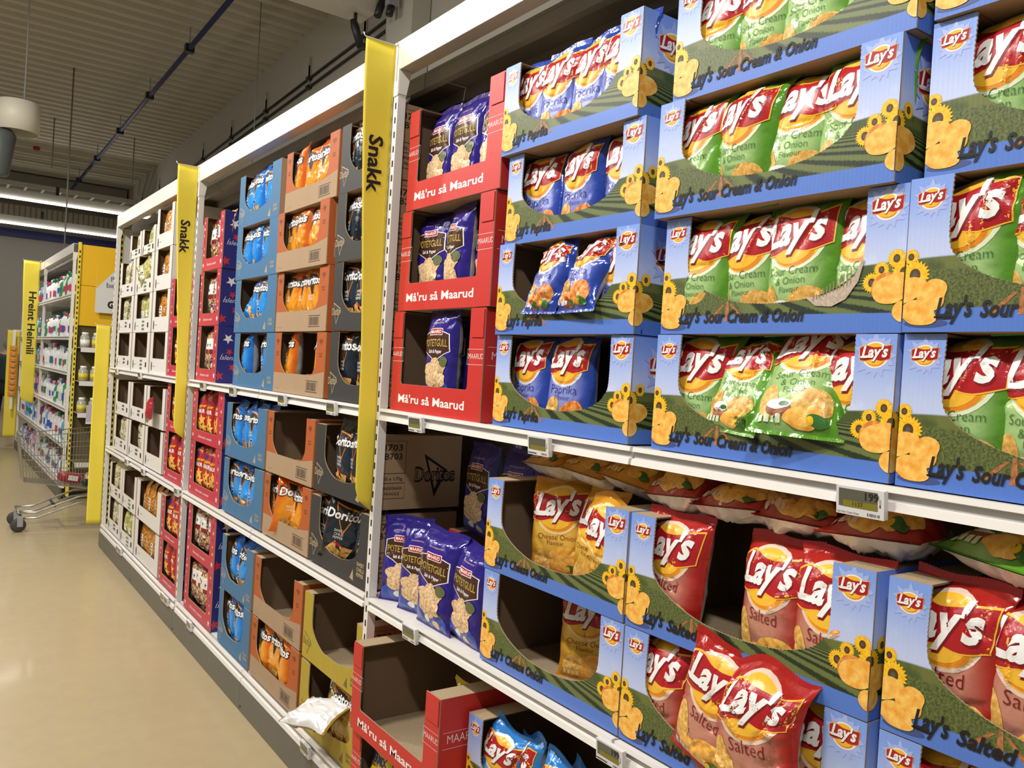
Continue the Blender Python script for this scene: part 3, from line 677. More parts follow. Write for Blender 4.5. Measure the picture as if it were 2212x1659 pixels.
def bay(name, ya, yb, label, levels, far=False, backm=backp, xb=1.93, post_at=None, top=2.783, first=True, slats=True):
    root = empty(name, (D0, (ya+yb)/2, 0), label=label, cat='shelving', group='shelving bays of the long snack gondola' if first else 'shelving bays of the far gondola')
    o = Vector((D0, (ya+yb)/2, 0))
    def put(nm, mb, **k):
        mb.v = [(x-o.x, y-o.y, z-o.z) for x, y, z in mb.v]; return mb.build(nm, root, **k)
    for yp in (post_at if post_at is not None else [yb]):
        m = MB(); m.box(D0, D0+.030, yp, yp+.030, .13, 2.60, steel); z = .20
        while z < 2.58: m.box(D0-.0006, D0+.002, yp+.009, yp+.018, z, z+.022, slot); z += .05
        p = put('upright_post', m)
        m = MB(); m.prism([(yp-.002, 2.70), (yp-.002, 2.60), (yp+.0, 2.595), (yp+.032, 2.595), (yp+.032, 2.70)], 'x', D0-.003, D0-.0005, steel)
        m.prism([(D0, 2.683), (D0+.045, 2.683), (D0+.03, 2.60), (D0, 2.60)], 'y', yp-.003, yp-.001, steel); put('corner_gusset', m)
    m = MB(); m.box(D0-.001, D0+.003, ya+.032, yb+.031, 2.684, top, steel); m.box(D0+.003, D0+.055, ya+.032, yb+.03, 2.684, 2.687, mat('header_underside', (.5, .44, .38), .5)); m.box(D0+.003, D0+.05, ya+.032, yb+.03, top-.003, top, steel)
    put('header_beam', m)
    m = MB(); m.box(1.42, xb, ya+.033, yb+.028, 2.700, 2.712, backm)
    for k in (0, 1, 2): m.box(1.42+.17*k, 1.45+.17*k, ya+.033, yb+.028, 2.655, 2.699, backm)
    put('canopy_panel', m)
    m = MB(); m.box(xb, xb+.02, ya+.033, yb+.028, .1, 2.70, backm); put('back_panel', m)
    mid = (ya+yb)/2
    for z in levels:
        for a, b in ((ya+.034, mid-.004), (mid+.004, yb-.004)):
            m = MB(); m.box(D0+.013, xb-.002, a, b, z-.030, z-.002, steel); s_ = put('shelf_board', m)
            r = put('price_rail', rail_mb(a, b, z))
    for a, b in ((ya+.034, mid-.002), (mid+.002, yb-.004)):
        m = MB(); m.box(D0+.02, xb-.002, a, b, .165, .188, steel); put('base_shelf', m)
        put('price_rail', rail_mb(a, b, .188, D0-.006, .055))
    for a, b in ((ya+.031, mid-.001), (mid+.001, yb+.028)):
        m = MB(); m.box(D0-.012, D0+.01, a, b, .004, .130, plinth)
        m.box(D0-.0135, D0-.012, b-.02, b-.012, .02, .03, slot); put('kick_plate', m)
    return root
bay('shelving_bay', YP[0]-2.5, YP[0], 'nearest white steel shelving bay, filled with blue landscape-print cartons', ZR)
bay('shelving_bay', YP[0], YP[1], 'middle white steel shelving bay between the two banners marked Snakk', ZR)
r = bay('shelving_bay', YP[1], YP[2], 'farthest white steel bay of the snack gondola, holding white cartons', ZR)
# end panel with the yellow slotted upright
m = MB(); m.box(1.36, 1.92, YP[2]+.035, YP[2]+.055, .13, 2.68, mat('end_panel_grey', (.55, .54, .5), .5)); e = m.build('end_panel', r, loc=(-D0, -(YP[1]+YP[2])/2, 0))
m = MB(); m.box(1.335, 1.358, YP[2]+.031, YP[2]+.058, .13, 2.68, yel); z = .2
while z < 2.65: m.box(1.341, 1.353, YP[2]+.0302, YP[2]+.031, z, z+.028, slot); z += .05
m.build('slotted_upright', r, loc=(-D0, -(YP[1]+YP[2])/2, 0), label='yellow slotted upright')

# ---------------------------------------------------------------- price tags
lcd = mat('lcd_green', (.10, .105, .075), .25, coat=.5); lcdy = mat('lcd_yellow_band', (.22, .19, .02), .3)
plast = mat('tag_white_plastic', (.72, .71, .72), .35)
tm = MB()
def tagbox(mb, a0, a1, b0, b1, c0, c1, mt): mb.add([P(a, b, c) for a in (a0, a1) for b in (b0, b1) for c in (c0, c1)], [(0, 1, 3, 2), (4, 6, 7, 5), (0, 4, 5, 1), (2, 3, 7, 6), (0, 2, 6, 4), (1, 5, 7, 3)], mt)
tagbox(tm, -.043, .043, -.024, .024, 0, .012, plast); TAGB = tm.mesh('tag_case')
TAGS = {}
def price_tag(y, z, x, label, big='', small='', name='', tiltv=-.10):
    key = (big, small, name)
    if key not in TAGS:
        m = MB(); m.add([P(-.038, -.010, .0125), P(.032, -.010, .0125), P(.032, .020, .0125), P(-.038, .020, .0125)], [(0, 1, 2, 3)], lcd)
        it = [(*quad(-.030, -.010, .032, .001), lcdy, 0)]
        if big: it += [(*text(big, None, .013, .010, .005, .01), black, 2), (*text(small, None, .007, -.012, -.0075), black, 2)]
        m.art(it, P, .0128, .0001); scr = m.mesh('lcd_screen')
        m = MB(); it = [(*quad(.035, .002, .038, .010), mat('tag_grey', (.4, .4, .4), .5), 0), (*quad(.0355, -.004, .0375, .001), black, 0)]
        R = random.Random(1); q = .014
        while q < .036: it.append((*quad(q, -.021, q+.0008, -.016), black, 0)); q += R.choice((.0012, .002, .003))
        it.append((*(text(name, .040, .0035, -.041, -.0215) if name else blur_word(-.041, -.021, .035, .0035)), black, 0)); m.art(it, P, .0125, .0001)
        TAGS[key] = scr, m.mesh('printed_strip')
    r = empty('price_tag', (x-.0085, y, z-.002), label=label, cat='price tag', group='electronic price tags clipped on the shelf rails'); r.rotation_euler = (0, tiltv, 0)
    link('tag_case', TAGB, r); link('lcd_screen', TAGS[key][0], r); link('printed_strip', TAGS[key][1], r)
price_tag(.772, 1.484, D0, 'price tag reading 199 under the sour cream cartons', '199', '1137', "Lay's Sour Cream Onion")
price_tag(1.655, 1.484, D0, 'price tag under the lowest upper paprika carton')
price_tag(2.297, 1.484, D0, 'price tag under the lowest upper red carton')
price_tag(2.257, .829, D0, 'price tag below the loose violet chip bags')
price_tag(1.329, .829, D0, 'price tag reading 199 below the cheese onion cartons', '199', '', '')
for y, z, w in ((4.734, 1.488, 'below the lowest upper star carton'), (4.193, 1.488, 'on upper rail below the light blue cartons'), (3.491, 1.488, 'on upper rail below the orange cartons'), (2.959, 1.488, 'on upper rail below the black cartons'),
    (7.212, 1.488, 'at far left of upper rail under the white cartons'), (6.355, 1.488, 'second along upper rail under the white cartons'), (6.648, .832, 'left on the lower rail under the white cartons'), (6.087, .832, 'centre of the lower rail under the white cartons'), (5.169, .832, 'on the lower rail beside the second banner post')):
    price_tag(y, z, D0, 'price tag '+w)
for y, w in ((6.76, 'farthest pair on the base rail, left one'), (6.67, 'farthest pair on the base rail, right one'), (5.33, 'pair on base rail left of second post, left one'), (5.24, 'pair on base rail left of second post, right one'), (4.711, 'on base rail under the lowest star carton'), (3.007, 'on base rail under the fallen white bag')):
    price_tag(y, .158, D0-.006, 'price tag '+w)

# ---------------------------------------------------------------- banners
def smt(t): t = min(1, t/.75); return t*t*(3-2*t)
def banner(y, label, word, ztop=2.765, L=1.61, x1=1.292, w=.115, ty=.67, th=.055, tw=.26, ragged=False, flare=.45):
    root = empty('hanging_banner', (x1, y, ztop), label=label, cat='banner', group='yellow banners hanging on the gondola posts')
    n = 40; vs = []; fs = []; k = 10; outer = []
    for j in range(n+1):
        z = -L*j/n; t = j/n; xo = -w*(1-flare*smt(t))
        if not ragged: q = max(0, (-z-(L-.10))/.10); xo = xo+(0-xo)*(1-math.sqrt(max(0, 1-q*q)))
        for i in range(k+1):
            x = xo*(1-i/k); vs.append((x, .012*math.sin(t*4+i*.12)*(.2+t), z))
    fs = [(j*(k+1)+i, j*(k+1)+i+1, (j+1)*(k+1)+i+1, (j+1)*(k+1)+i) for j in range(n) for i in range(k)]
    m = MB(); m.add(vs, fs, yel, smooth=True)
    def on(a, b, c):        # a along x from post (negative out), b height
        t = -b/L; i = a/(-w*(1-flare*smt(t))); i = 10*(1-min(1, max(0, i)))
        return (a, .012*math.sin(t*4+i*.12)*(.2+t)-c-.0012, b)
    if word:
        T = refine(text(word, tw, th, 0, 0, .022), .02)
        vs2 = [(-.028-v-.0, -ty+.12-u) if 0 else (-(.030)-(th-0)+v, -ty-u) for u, v in T[0]]
        m.art([(vs2, T[1], black, 0)], on, .0005)
    ob = m.build('banner_cloth', root)
    so = ob.modifiers.new('thickness', 'SOLIDIFY'); so.thickness = .0008; so.offset = 0
    m = MB(); m.tube([(.004, .0, .001), (-w-.004, 0, .001), (-w-.007, 0, .005), (-w-.009, 0, .013)], .0022, steel, 6)
    m.tube([(.008, 0, -.12), (.008, 0, .008), (.004, 0, .014), (.0, 0, .010), (.004, 0, .001)], .003, steel, 6); m.build('hanging_rod', root)
    return root
banner(2.60, 'yellow banner reading Snakk on the nearest post', 'Snakk', ty=.32, tw=.195, th=.05)
banner(5.10, 'yellow banner reading Snakk on the second post', 'Snakk', ty=.32, tw=.195, th=.05)
banner(7.64, 'plain yellow banner without writing at the end of snack shelving', '', ztop=1.86, L=1.67, x1=1.300, w=.11, ragged=True, flare=0)

# ---------------------------------------------------------------- snack cartons and bags
ORD = ['first', 'second', 'third', 'fourth', 'fifth', 'sixth']
ROWN = {4: ['lowest', 'second', 'third', 'topmost'], 3: ['lowest', 'middle', 'topmost'], 2: ['lower', 'upper'], 1: ['only']}
CNAME = {'green': 'green', 'paprika': 'blue paprika', 'salted': 'red salted', 'cheese': 'amber', 'light': 'sky blue', 'cool': 'bright blue', 'nacho': 'orange', 'chilli': 'black', 'lime': 'olive', 'ridged': 'violet', 'mixed': 'clear snack', 'cornstar': 'scarlet', 'nuts': 'clear nut', 'pistachio': 'clear pistachio', 'corn': 'clear corn'}
def fill(kind, y, z, W, where, n=4, xs=None, X=1.315, skip=(), dz=.004, tilt=0, yaw=.06, back=.044, s=1, cat='chip bag', grp=None, nv=4, span=(.05, .95), crush=()):
    """y is the carton's left (far) side; bags stand shingled in its mouth"""
    w = DIM.get(kind, (.175, .25, .062))[0]*s
    for i in range(n):
        if i in skip: continue
        t = span[0]+(span[1]-span[0])*(i+.5)/n if n > 1 else .5
        a = W*t; R = random.Random(hash_(where+str(i)))
        v = R.randrange(nv)
        lab = '%s %s, %s from left in %s' % (CNAME[kind], cat, ORD[i], where)
        bag(kind, v, (X+back+R.uniform(-.006, .010), y-a, z+dz+R.uniform(0, .004)), -yaw+R.uniform(-.14, .14), .05+tilt+R.uniform(-.03, .03), R.uniform(-.05, .05), lab, grp or 'bags standing in the cartons', 1 if i in crush else 0, s, cat)
G_L = 'landscape-print display cartons'
def stack(kind, bk, yl, W, zs, H, colname, clabel, n=4, skips={}, jit=None, **k):
    rows = ROWN.get(len(zs), ROWN[4])
    for i, z in enumerate(zs):
        j = (jit or {}).get(i, (0, 0, 0)); y = yl+j[1]; X = 1.315+j[0]
        carton(kind, y, z, W, H, X=X, label='%s carton %s' % (rows[i], clabel), group=k.get('grp', None) or 'stacked display cartons', yaw=j[2])
        fill(bk, y, z, W, '%s carton, %s' % (rows[i], colname), n=skips.get(('n', i), n), skip=skips.get(i, ()), X=X, crush=skips.get(('c', i), ()), **{q: v for q, v in k.items() if q != 'grp'})
zt = [1.515+.2515*i for i in range(4)]
# nearest bay, upper level
stack('lays_paprika', 'paprika', 1.913, .545, zt, .2495, 'paprika stack', 'of the blue paprika stack beside the red cartons', skips={('n', 0): 3, 0: (2,), ('n', 2): 3, 1: (0, 1, 2)}, jit={0: (.0, 0, 0), 1: (-.012, -.004, .01), 2: (.012, .01, -.01), 3: (-.004, .03, 0)})
stack('lays_green', 'green', 1.292, .548, zt, .2495, 'centre sour cream stack', 'of the sour cream stack right of the paprika stack', skips={0: (1, 2)}, jit={1: (.004, -.003, 0), 2: (-.016, .018, .008), 3: (.0, .0, -.01)})
stack('lays_green', 'green', .732, .548, zt, .2495, 'right sour cream stack', 'of the sour cream stack at right edge', n=4, jit={1: (-.01, 0, 0), 2: (.0, -.015, 0), 3: (-.01, -.02, 0)})
bag('green', 1, (1.315, 1.085, 1.572), -.10, .42, .06, 'small crumpled green chip bag leaning out of lowest sour cream carton', None, 1, .86)
bag('green', 2, (1.292, .915, 1.580), .16, .60, -.04, 'large green chip bag bulging out of lowest sour cream carton', None, 0, 1.0)
bag('paprika', 2, (1.296, 1.700, 1.822), -.05, .34, .02, 'blue paprika bag pushed out of second paprika carton, left one', None, 1, .84)
bag('paprika', 0, (1.290, 1.550, 1.822), -.12, .40, -.03, 'blue paprika bag pushed out of second paprika carton, right one', None, 1, .86)
zm = [1.513+.336*i for i in range(3)]
stack('maarud', 'ridged', 2.535, .555, zm, .333, 'red stack', 'of the plain red stack on the upper shelf', n=3, skips={('n', 0): 2, 0: (0, 1)}, jit={2: (-.0, -.03, 0), 1: (0, -.015, 0)}, dz=.04, back=.06, s=1.0)
bag('ridged', 1, (1.355, 2.27, 1.56), -.05, .02, 0, 'violet chip bag in front in the lowest red carton', None, 0, 1.0)
bag('ridged', 3, (1.445, 2.36, 1.56), .12, .10, 0, 'violet chip bag behind another in the lowest red carton', None, 0, .95)
# nearest bay, middle level
zc = [.857, 1.112]
stack('lays_cheese', 'cheese', 1.912, .565, zc, .253, 'cheese onion stack', 'of the cheese onion stack', n=4, skips={0: (0, 1, 2, 3), 1: (0, 1, 2, 3)}, jit={0: (0, -.006, 0)})
bag('cheese', 0, (1.44, 1.73, 1.120), .55, .08, -.03, 'amber chip bag turned sideways in upper cheese onion carton', back='B')
bag('cheese', 1, (1.42, 1.57, 1.120), -.1, .12, .0, 'amber chip bag at the back of upper cheese onion carton', back=None)
bag('cheese', 2, (1.365, 1.45, 1.124), -.1, -.05, .10, 'amber chip bag leaning forward in upper cheese onion carton', None, 1)
bag('cheese', 0, (1.47, 1.62, .862), .55, .05, 0, 'amber chip bag standing in the lower cheese onion carton', back='B')
bag('cheese', 3, (1.55, 1.50, .862), .2, .05, 0, 'amber chip bag behind in the lower cheese onion carton')
stack('lays_salted', 'salted', 1.337, .585, zc, .253, 'centre salted stack', 'of the centre salted stack', n=4, skips={1: (1,), 0: (1, 2)}, jit={1: (0, .001, 0)})
bag('salted', 1, (1.30, 1.085, .905), .04, .05, .22, 'red salted bag tilted out of lower centre salted carton', None, 0, .98)
bag('salted', 2, (1.262, .915, .905), .05, .10, -.10, 'frontmost red salted bag hanging out of lower centre salted carton', None, 1, 1.0)
stack('lays_salted', 'salted', .730, .56, zc, .253, 'right salted stack', 'of the salted stack at right edge', n=4)
for i, y in enumerate((1.80, 1.63, 1.46)): bag('cheese', i, (1.40, y, 1.414), .12*(i-1), 1.53, 0, 'amber chip bag lying flat on cheese onion cartons, %s from left' % ORD[i], 'amber bags lying on the cartons', 0, (1.35, 1, .95), back='W')
for i, y in enumerate((1.27, 1.11, .955, .79)): bag('salted', i, (1.350, y, 1.413), .10*(i-1), 1.50, 0, 'red chip bag lying flat on salted cartons, %s from left' % ORD[i], 'red bags lying on the cartons', 1, (1.35, 1, .95), back='W')
bag('green', 3, (1.345, .60, 1.415), -.35, 1.52, 0, 'green chip bag lying flat on the right salted cartons', None, 0, (1.3, 1.2, 1.1), back='W')
bag('green', 1, (1.52, .38, 1.412), .15, 1.55, 0, 'green chip bag lying behind on the right salted cartons', None, 0, 1.1, back='W')
torn = blotch('torn_board', (.42, .33, .25), (.55, .46, .38), 200, .9)
for o_ in [o for o in COL.objects if o.get('label', '').startswith('second carton of the sour cream stack right')]:
    m = MB(); W_, H_ = .548, .2495
    pts = [(.66, .262), (.70, .20), (.76, .19), (.81, .24), (.85, .36), (.866, .50), (.861, .52), (.835, .40), (.79, .325), (.72, .27)]
    m.art([(*polyf([(a*W_, b*H_) for a, b in pts]), torn, 0)]+[(*quad((.69+.012*k)*W_, (.235+.010*k)*H_, (.694+.012*k)*W_, (.27+.017*k)*H_), mat('flute_shadow', (.28, .2, .14), .9), 1) for k in range(12)], P, .0020, .0003); m.build('torn_edge', o_)
# loose violet bags
for i, (x, y, yaw, ti, s_) in enumerate([(1.385, 2.490, .55, .10, .98), (1.365, 2.355, .25, .06, .96), (1.335, 2.200, .05, .07, 1.02), (1.350, 2.040, -.05, .06, .98)]):
    bag('ridged', i, (x, y, .856), yaw, ti, .03*(i-1), 'loose violet chip bag standing on the shelf, %s from left' % ORD[i], 'loose violet bags beside the cheese onion cartons', 0, s_)
carton('maarud', 2.50, .856, .54, .24, D=.30, X=1.56, label='half hidden red carton behind the loose violet bags')
for i, (y, z) in enumerate([(2.38, 1.10), (2.16, 1.10), (1.99, 1.10)]): bag('ridged', (i+1) % 4, (1.60, y, z), .1*i-.1, .08, 0, 'dim violet chip bag on the rear red carton, %s from left' % ORD[i], 'violet bags on the rear red carton', 0, 1.05)
# nearest bay, base
carton('maarud', 2.515, .445, .56, .29, D=.42, X=1.225, label='empty plain red carton sticking out below the lower rail', yaw=0)
carton('maarud', 2.53, .190, .56, .253, D=.42, X=1.245, label='red carton holding lemon bags, bottom of the nearest bay')
bag('ermix', 0, (1.42, 2.10, .452), .35, .06, .16, 'lemon yellow chip bag leaning in the empty red carton', None, 1)
for i, y in enumerate((2.42, 2.28, 2.14)): bag('ermix', i, (1.30, y, .195), -.15, .08, 0, 'lemon chip bag in the bottom red carton, %s from left' % ORD[i], 'lemon bags in the bottom red carton', 0, .9)
carton('lays_light', 1.940, .190, .545, .2495, label='landscape carton of sky blue bags, bottom one')
carton('lays_light', 1.940, .441, .545, .2495, label='landscape carton of sky blue bags, upper one under lower rail')
for i, (y, ya, ro) in enumerate([(1.83, .1, .1), (1.71, -.3, -.2), (1.60, .2, .15), (1.50, -.2, -.1)]): bag('light', i % 3, (1.36+.02*(i % 2), y, .450), ya, .02, ro, 'sky blue chip bag in the upper blue-bag carton, %s from left' % ORD[i], 'sky blue bags in their carton', 1, .95)
carton('lays_light', 1.375, .190, .545, .2495, label='landscape carton under the salted cartons, bottom of nearest bay')
carton('lays_light', 1.375, .441, .545, .2495, label='landscape carton under the lower rail at right, upper one')

# middle bay
zs = [1.513, 1.828, 2.143]
stack('stars', 'mixed', 5.00, .39, zs, .312, 'star stack', 'with stars, upper shelf by the second post', n=3, jit={2: (0, -.01, 0)}, s=.95, dz=.06, cat='snack bag', grp=None)
zb = [1.515, 1.786, 2.055, 2.322]
stack('dor_cool', 'cool', 4.345, .60, zb, .266, 'upper blue stack', 'of the plain blue stack on upper shelf', n=4, skips={0: (1,), 1: (0,)}, jit={1: (0, -.02, 0), 0: (0, -.05, 0)}, dz=.03)
bag('cool', 1, (1.345, 4.14, 1.85), .3, .2, .5, 'bright blue bag fallen sideways in second upper blue carton', None, 1, .9)
stack('dor_nacho', 'nacho', 3.695, .575, zb, .266, 'upper orange stack', 'of the orange and brown stack on upper shelf', n=4, skips={0: (1, 2)}, jit={2: (-.01, .02, 0), 1: (0, .01, 0), 3: (0, -.02, 0)}, dz=.035)
stack('dor_chilli', 'chilli', 3.072, .445, zb, .266, 'upper black stack', 'of the black stack behind the nearest banner', n=3, jit={2: (0, .005, 0)}, dz=.03)
z2 = [.862, 1.148]
stack('stars', 'cornstar', 5.02, .60, [.856, 1.163], .303, 'star pair', 'with stars on the middle shelf by second post', n=4, dz=.04, s=.95, cat='snack bag')
stack('dor_cool', 'cool', 4.355, .60, z2, .275, 'middle blue pair', 'of the blue pair on the middle shelf', n=4, skips={('c', 0): (1,)}, dz=.03)
stack('dor_nacho', 'nacho', 3.728, .545, z2, .275, 'middle orange pair', 'of the orange pair on the middle shelf', n=4, skips={1: (0, 1, 2, 3), 0: (1,)}, dz=.03)
bag('nacho', 2, (1.42, 3.33, 1.155), .2, .3, .9, 'orange chip bag fallen inside upper middle orange carton', None, 1, .8)
bag('nacho', 1, (1.37, 3.53, .895), 1.25, .05, .12, 'orange chip bag turned sideways showing its seam, middle shelf', back='S')
stack('dor_chilli', 'chilli', 3.160, .53, z2, .265, 'middle black pair', 'of the black pair on the middle shelf', n=4, skips={1: (0, 3), 0: (1, 2)}, dz=.03, jit={0: (.0, .01, 0)})
bag('chilli', 1, (1.36, 2.98, .895), .75, .04, .16, 'black chip bag with white seam tilted in lower black carton', back='W')
bag('chilli', 2, (1.40, 2.80, .895), .1, .06, 0, 'black chip bag at right in lower black carton')
z0 = [.190, .470]
stack('stars', 'mixed', 4.985, .545, [.190, .505], .312, 'base star pair', 'with stars on the base shelf', n=4, dz=.06, s=.95, cat='snack bag')
stack('dor_cool', 'cool', 4.31, .485, z0, .275, 'base blue pair', 'of the blue pair on the base shelf', n=3, skips={('c', 1): (1,)}, dz=.03)
stack('dor_nacho', 'nacho', 3.790, .58, z0, .272, 'base orange pair', 'of the orange pair on the base shelf', n=4, skips={1: (0, 1, 2, 3)}, dz=.03)
stack('dor_lime', 'lime', 3.180, .545, [.190, .465], .265, 'yellow pair', 'of the dull yellow pair on the base shelf', n=4, skips={1: (0, 1, 2, 3), 0: (0, 1)}, dz=.03)
bag('lime', 1, (1.40, 2.98, .215), .4, .12, .1, 'olive chip bag leaning in the lower yellow carton', None, 0, .95)
bag('lime', 2, (1.235, 2.99, .335), 0, 0, 0, 'white-backed chip bag fallen sideways over base rail', None, 1, .95, back='W', axes=((.30, -.9, .06), (.3, .2, -.95)))
bag('nacho', 0, (1.52, 3.40, .75), .1, .1, 0, 'orange chip bag in the dark above base orange cartons', None, 0, .8)
bag('cool', 0, (1.55, 4.05, .75), .1, 1.3, .2, 'bright blue bag lying on top of base blue cartons')

# farthest bay with white cartons
zw = [1.513, 1.799, 2.085, 2.371]
stack('pale_nuts', 'nuts', 7.43, .575, zw[:3], .283, 'far white stack', 'white, of the stack nearest the yellow upright', n=3, skips={0: (0, 1, 2)}, jit={1: (0, 0, 0)}, dz=.06, cat='snack bag', nv=2)
stack('pale_pist', 'pistachio', 6.81, .575, zw[:3], .283, 'centre white stack', 'white, of the centre white stack on upper shelf', n=3, skips={0: (0, 1, 2), 2: (1, 2)}, dz=.06, cat='snack bag', nv=2)
bag('pistachio', 1, (1.30, 6.62, 2.20), .3, .0, 1.1, 'clear pistachio bag lying across two white cartons', None, 1, 1.1, 'snack bag')
stack('pale_corn', 'corn', 6.19, .47, zw, .283, 'right white stack', 'white, of the stack left of the second banner', n=2, dz=.06, cat='snack bag', nv=2, skips={0: (0,)})
carton('pale_nuts', 7.09, 2.371, .40, .19, label='low white carton on top of the far white stack', group='stacked display cartons')
carton('pale_pist', 6.66, 2.371, .42, .19, label='low white carton on top of the centre white stack', group='stacked display cartons')
for i in range(3): bag('nuts', i % 2, (1.37, 7.02-.11*i, 2.40), -.2, .04, 0, 'dark-edged nut bag in the topmost far white carton, %s from left' % ORD[i], 'nut bags in the low white carton', 0, .8, 'snack bag')
for i in range(3): bag('pistachio', i % 2, (1.37, 6.57-.11*i, 2.40), -.2, .04, 0, 'yellow-green snack bag in topmost centre white carton, %s from left' % ORD[i], 'yellow-green bags in the low white carton', 0, .85, 'snack bag')
stack('stars', 'cornstar', 5.69, .545, zs[:2], .312, 'far star pair', 'with stars behind the second banner, upper shelf', n=3, dz=.05, cat='snack bag')
for nm, kk, bk, y, W, n, sk in (('far white pair', 'pale_nuts', 'nuts', 7.35, .55, 3, {1: (0, 1, 2), 0: (2,)}), ('centre white pair', 'pale_nuts', 'nuts', 6.775, .53, 3, {1: (0, 1, 2), 0: (0,)}), ('right white pair', 'pale_corn', 'corn', 6.215, .52, 3, {1: (0, 1, 2), 0: (0, 1, 2)})):
    stack(kk, bk, y, W, z2, .273, 'middle '+nm, 'of the middle-shelf '+nm, n=n, skips=sk, dz=.05, cat='snack bag', nv=2)
bag('candy', 0, (1.29, 6.02, 1.245), -.2, .1, 1.35, 'shiny crimson snack bag lying on a white carton edge', None, 0, .85, 'snack bag')
stack('stars', 'cornstar', 5.64, .50, [.856, 1.163], .303, 'middle far star pair', 'with stars, middle shelf left of second post', n=3, dz=.04, cat='snack bag')
stack('pale_nuts', 'nuts', 7.41, .50, z0, .27, 'base far white pair', 'of the base-shelf far white pair', n=3, dz=.05, cat='snack bag', nv=2)
stack('pale_pist', 'pistachio', 6.90, .50, z0, .27, 'base centre white pair', 'of the base-shelf centre white pair', n=3, dz=.05, cat='snack bag', nv=2, skips={1: (0, 1, 2)})
stack('pale_corn', 'corn', 6.37, .72, z0, .27, 'base right white pair', 'of the base-shelf right white pair', n=4, dz=.05, cat='snack bag', nv=2)
stack('stars', 'cornstar', 5.62, .50, z0, .275, 'base far star pair', 'with stars, base shelf left of second post', n=3, dz=.04, cat='snack bag')
# ---------------------------------------------------------------- building
def concrete_floor():
    t = NT('polished_floor'); o = t.obj(); n = t.noise(o, .9, 4, .6); n2 = t.noise(o, 9, 5, .6)
    c = t.mix(n, (.40, .31, .17), (.49, .39, .22)); c = t.mix(t.M('MULTIPLY', n2, .5), c, (.30, .25, .17))
    r = t.M('ADD', .30, t.M('MULTIPLY', n2, .14)); return t.done(c, r, 0, .15)
m = MB(); m.box(-9, 6, -6, 26, -.1, 0, concrete_floor()); struct('floor', m)
deck = mat('roof_deck', (.60, .56, .45), .6, var=.08, scale=1.2)
def zc_(y): return 6.57-.0333*y
m = MB(); y = 3.0
while y < 24.6:
    for a, b, h in ((y, y+.11, 0), (y+.11, y+.14, 1), (y+.14, y+.25, 2), (y+.25, y+.28, 3)):
        za, zb = zc_(a)+(0 if h in (0, 1) else .085), zc_(b)+(0 if h in (0, 3) else .085)
        m.add([(-9, a, za), (4.3, a, za), (4.3, b, zb), (-9, b, zb)], [(0, 1, 2, 3)], deck)
    y += .28
m.add([(-9, -6, 7.0), (5, -6, 7.0), (5, 25, 6.4), (-9, 25, 6.4)], [(0, 1, 2, 3)], deck)
struct('ceiling', m)
wallm = mat('wall_plaster', (.50, .47, .40), .7, var=.06, scale=1.5)
m = MB(); m.box(4.2, 4.4, -6, 24.7, 0, 7, wallm); struct('wall_right', m)
m = MB(); m.box(-9, 4.2, 24.5, 24.7, 0, 7, mat('wall_far_grey', (.42, .39, .35), .7, var=.05, scale=1)); struct('wall_far', m)
m = MB(); m.box(-9, 4.2, 24.40, 24.49, 4.35, 4.55, mat('band_navy', (.02, .03, .16), .5)); struct('trim_1', m)
# white trough with spotlights
trough = mat('trough_white', (.66, .62, .52), .5, var=.03)
m = MB(); m.box(-4, 3.78, 8.16, 8.52, 5.4, 6.28, trough)
m.build('roof_beam', label='pale boxed roof beam crossing the ceiling above the shelving', cat='beam')
m = MB(); m.box(3.98, 4.19, 7.7, 8.3, 0, 6.3, mat('column_pale', (.58, .56, .48), .6)); struct('trim_2', m)
dk = mat('fitting_black', (.015, .015, .018), .4); gm = mat('fitting_grey', (.35, .35, .38), .4)
def spot(x, y, z, dx, dz, label, grey=False):
    r = empty('spotlight', (x, y, z), label=label, cat='spotlight')
    m = MB(); m.tube([(0, 0, 0), (0, 0, -.10)], .02, dk, 10); m.build('bracket', r)
    m = MB(); m.tube([(-.06*dx, 0, -.07), (.0, -.0, -.14), (.16*dx, -.04, -.14-.22*dz)], [.035, .045, .04], gm if grey else dk, 14); m.build('lamp_head', r)
spot(3.62, 8.30, 5.395, .4, 1, 'black spotlight under the left edge of the pale roof beam')
spot(3.80, 8.08, 5.60, -.3, .6, 'black spotlight at the upper end of the pale roof beam')
r = empty('security_camera', (3.86, 7.95, 5.55), label='grey boxed camera beside black spotlight at the roof beam end', cat='camera')
m = MB(); m.box(-.05, .05, -.05, .05, -.12, .12, gm); m.build('camera_housing', r)
m = MB(); m.tube([(0, 0, -.121), (-.02, 0, -.22)], .04, dk, 12); m.build('camera_lens', r)
# pipes and cables
def pipe(name, pts, rr, mt, label, cat, clamps=0):
    o = empty(name, pts[0], label=label, cat=cat); q = [Vector(p)-Vector(pts[0]) for p in pts]
    m = MB(); m.tube(q, rr, mt, 10); m.build('tube', o)
    a, b = q[0], q[-1]
    for k in range(clamps):
        p = a.lerp(b, (k+.5)/clamps); m = MB(); m.box(p.x-rr*1.7, p.x+rr*1.7, p.y-.05, p.y+.05, p.z-rr*1.6, p.z+rr*1.6, dk)
        if rr > .015: m.box(p.x-.008, p.x+.008, p.y-.01, p.y+.01, p.z, p.z+.30, gm)
        m.build('pipe_clamp', o)
navyp = mat('pipe_navy', (.015, .025, .12), .4)
pipe('sprinkler_pipe', [(2.84, 6, 6.06), (2.84, 22.9, 5.50)], .034, navyp, 'long dark blue pipe hung under the ribbed ceiling', 'pipe', 7)
pipe('wall_cable', [(4.17, 8.4, 5.62), (4.17, 24.0, 5.06)], .016, dk, 'upper dark cable running along the right wall', 'cable', 9)
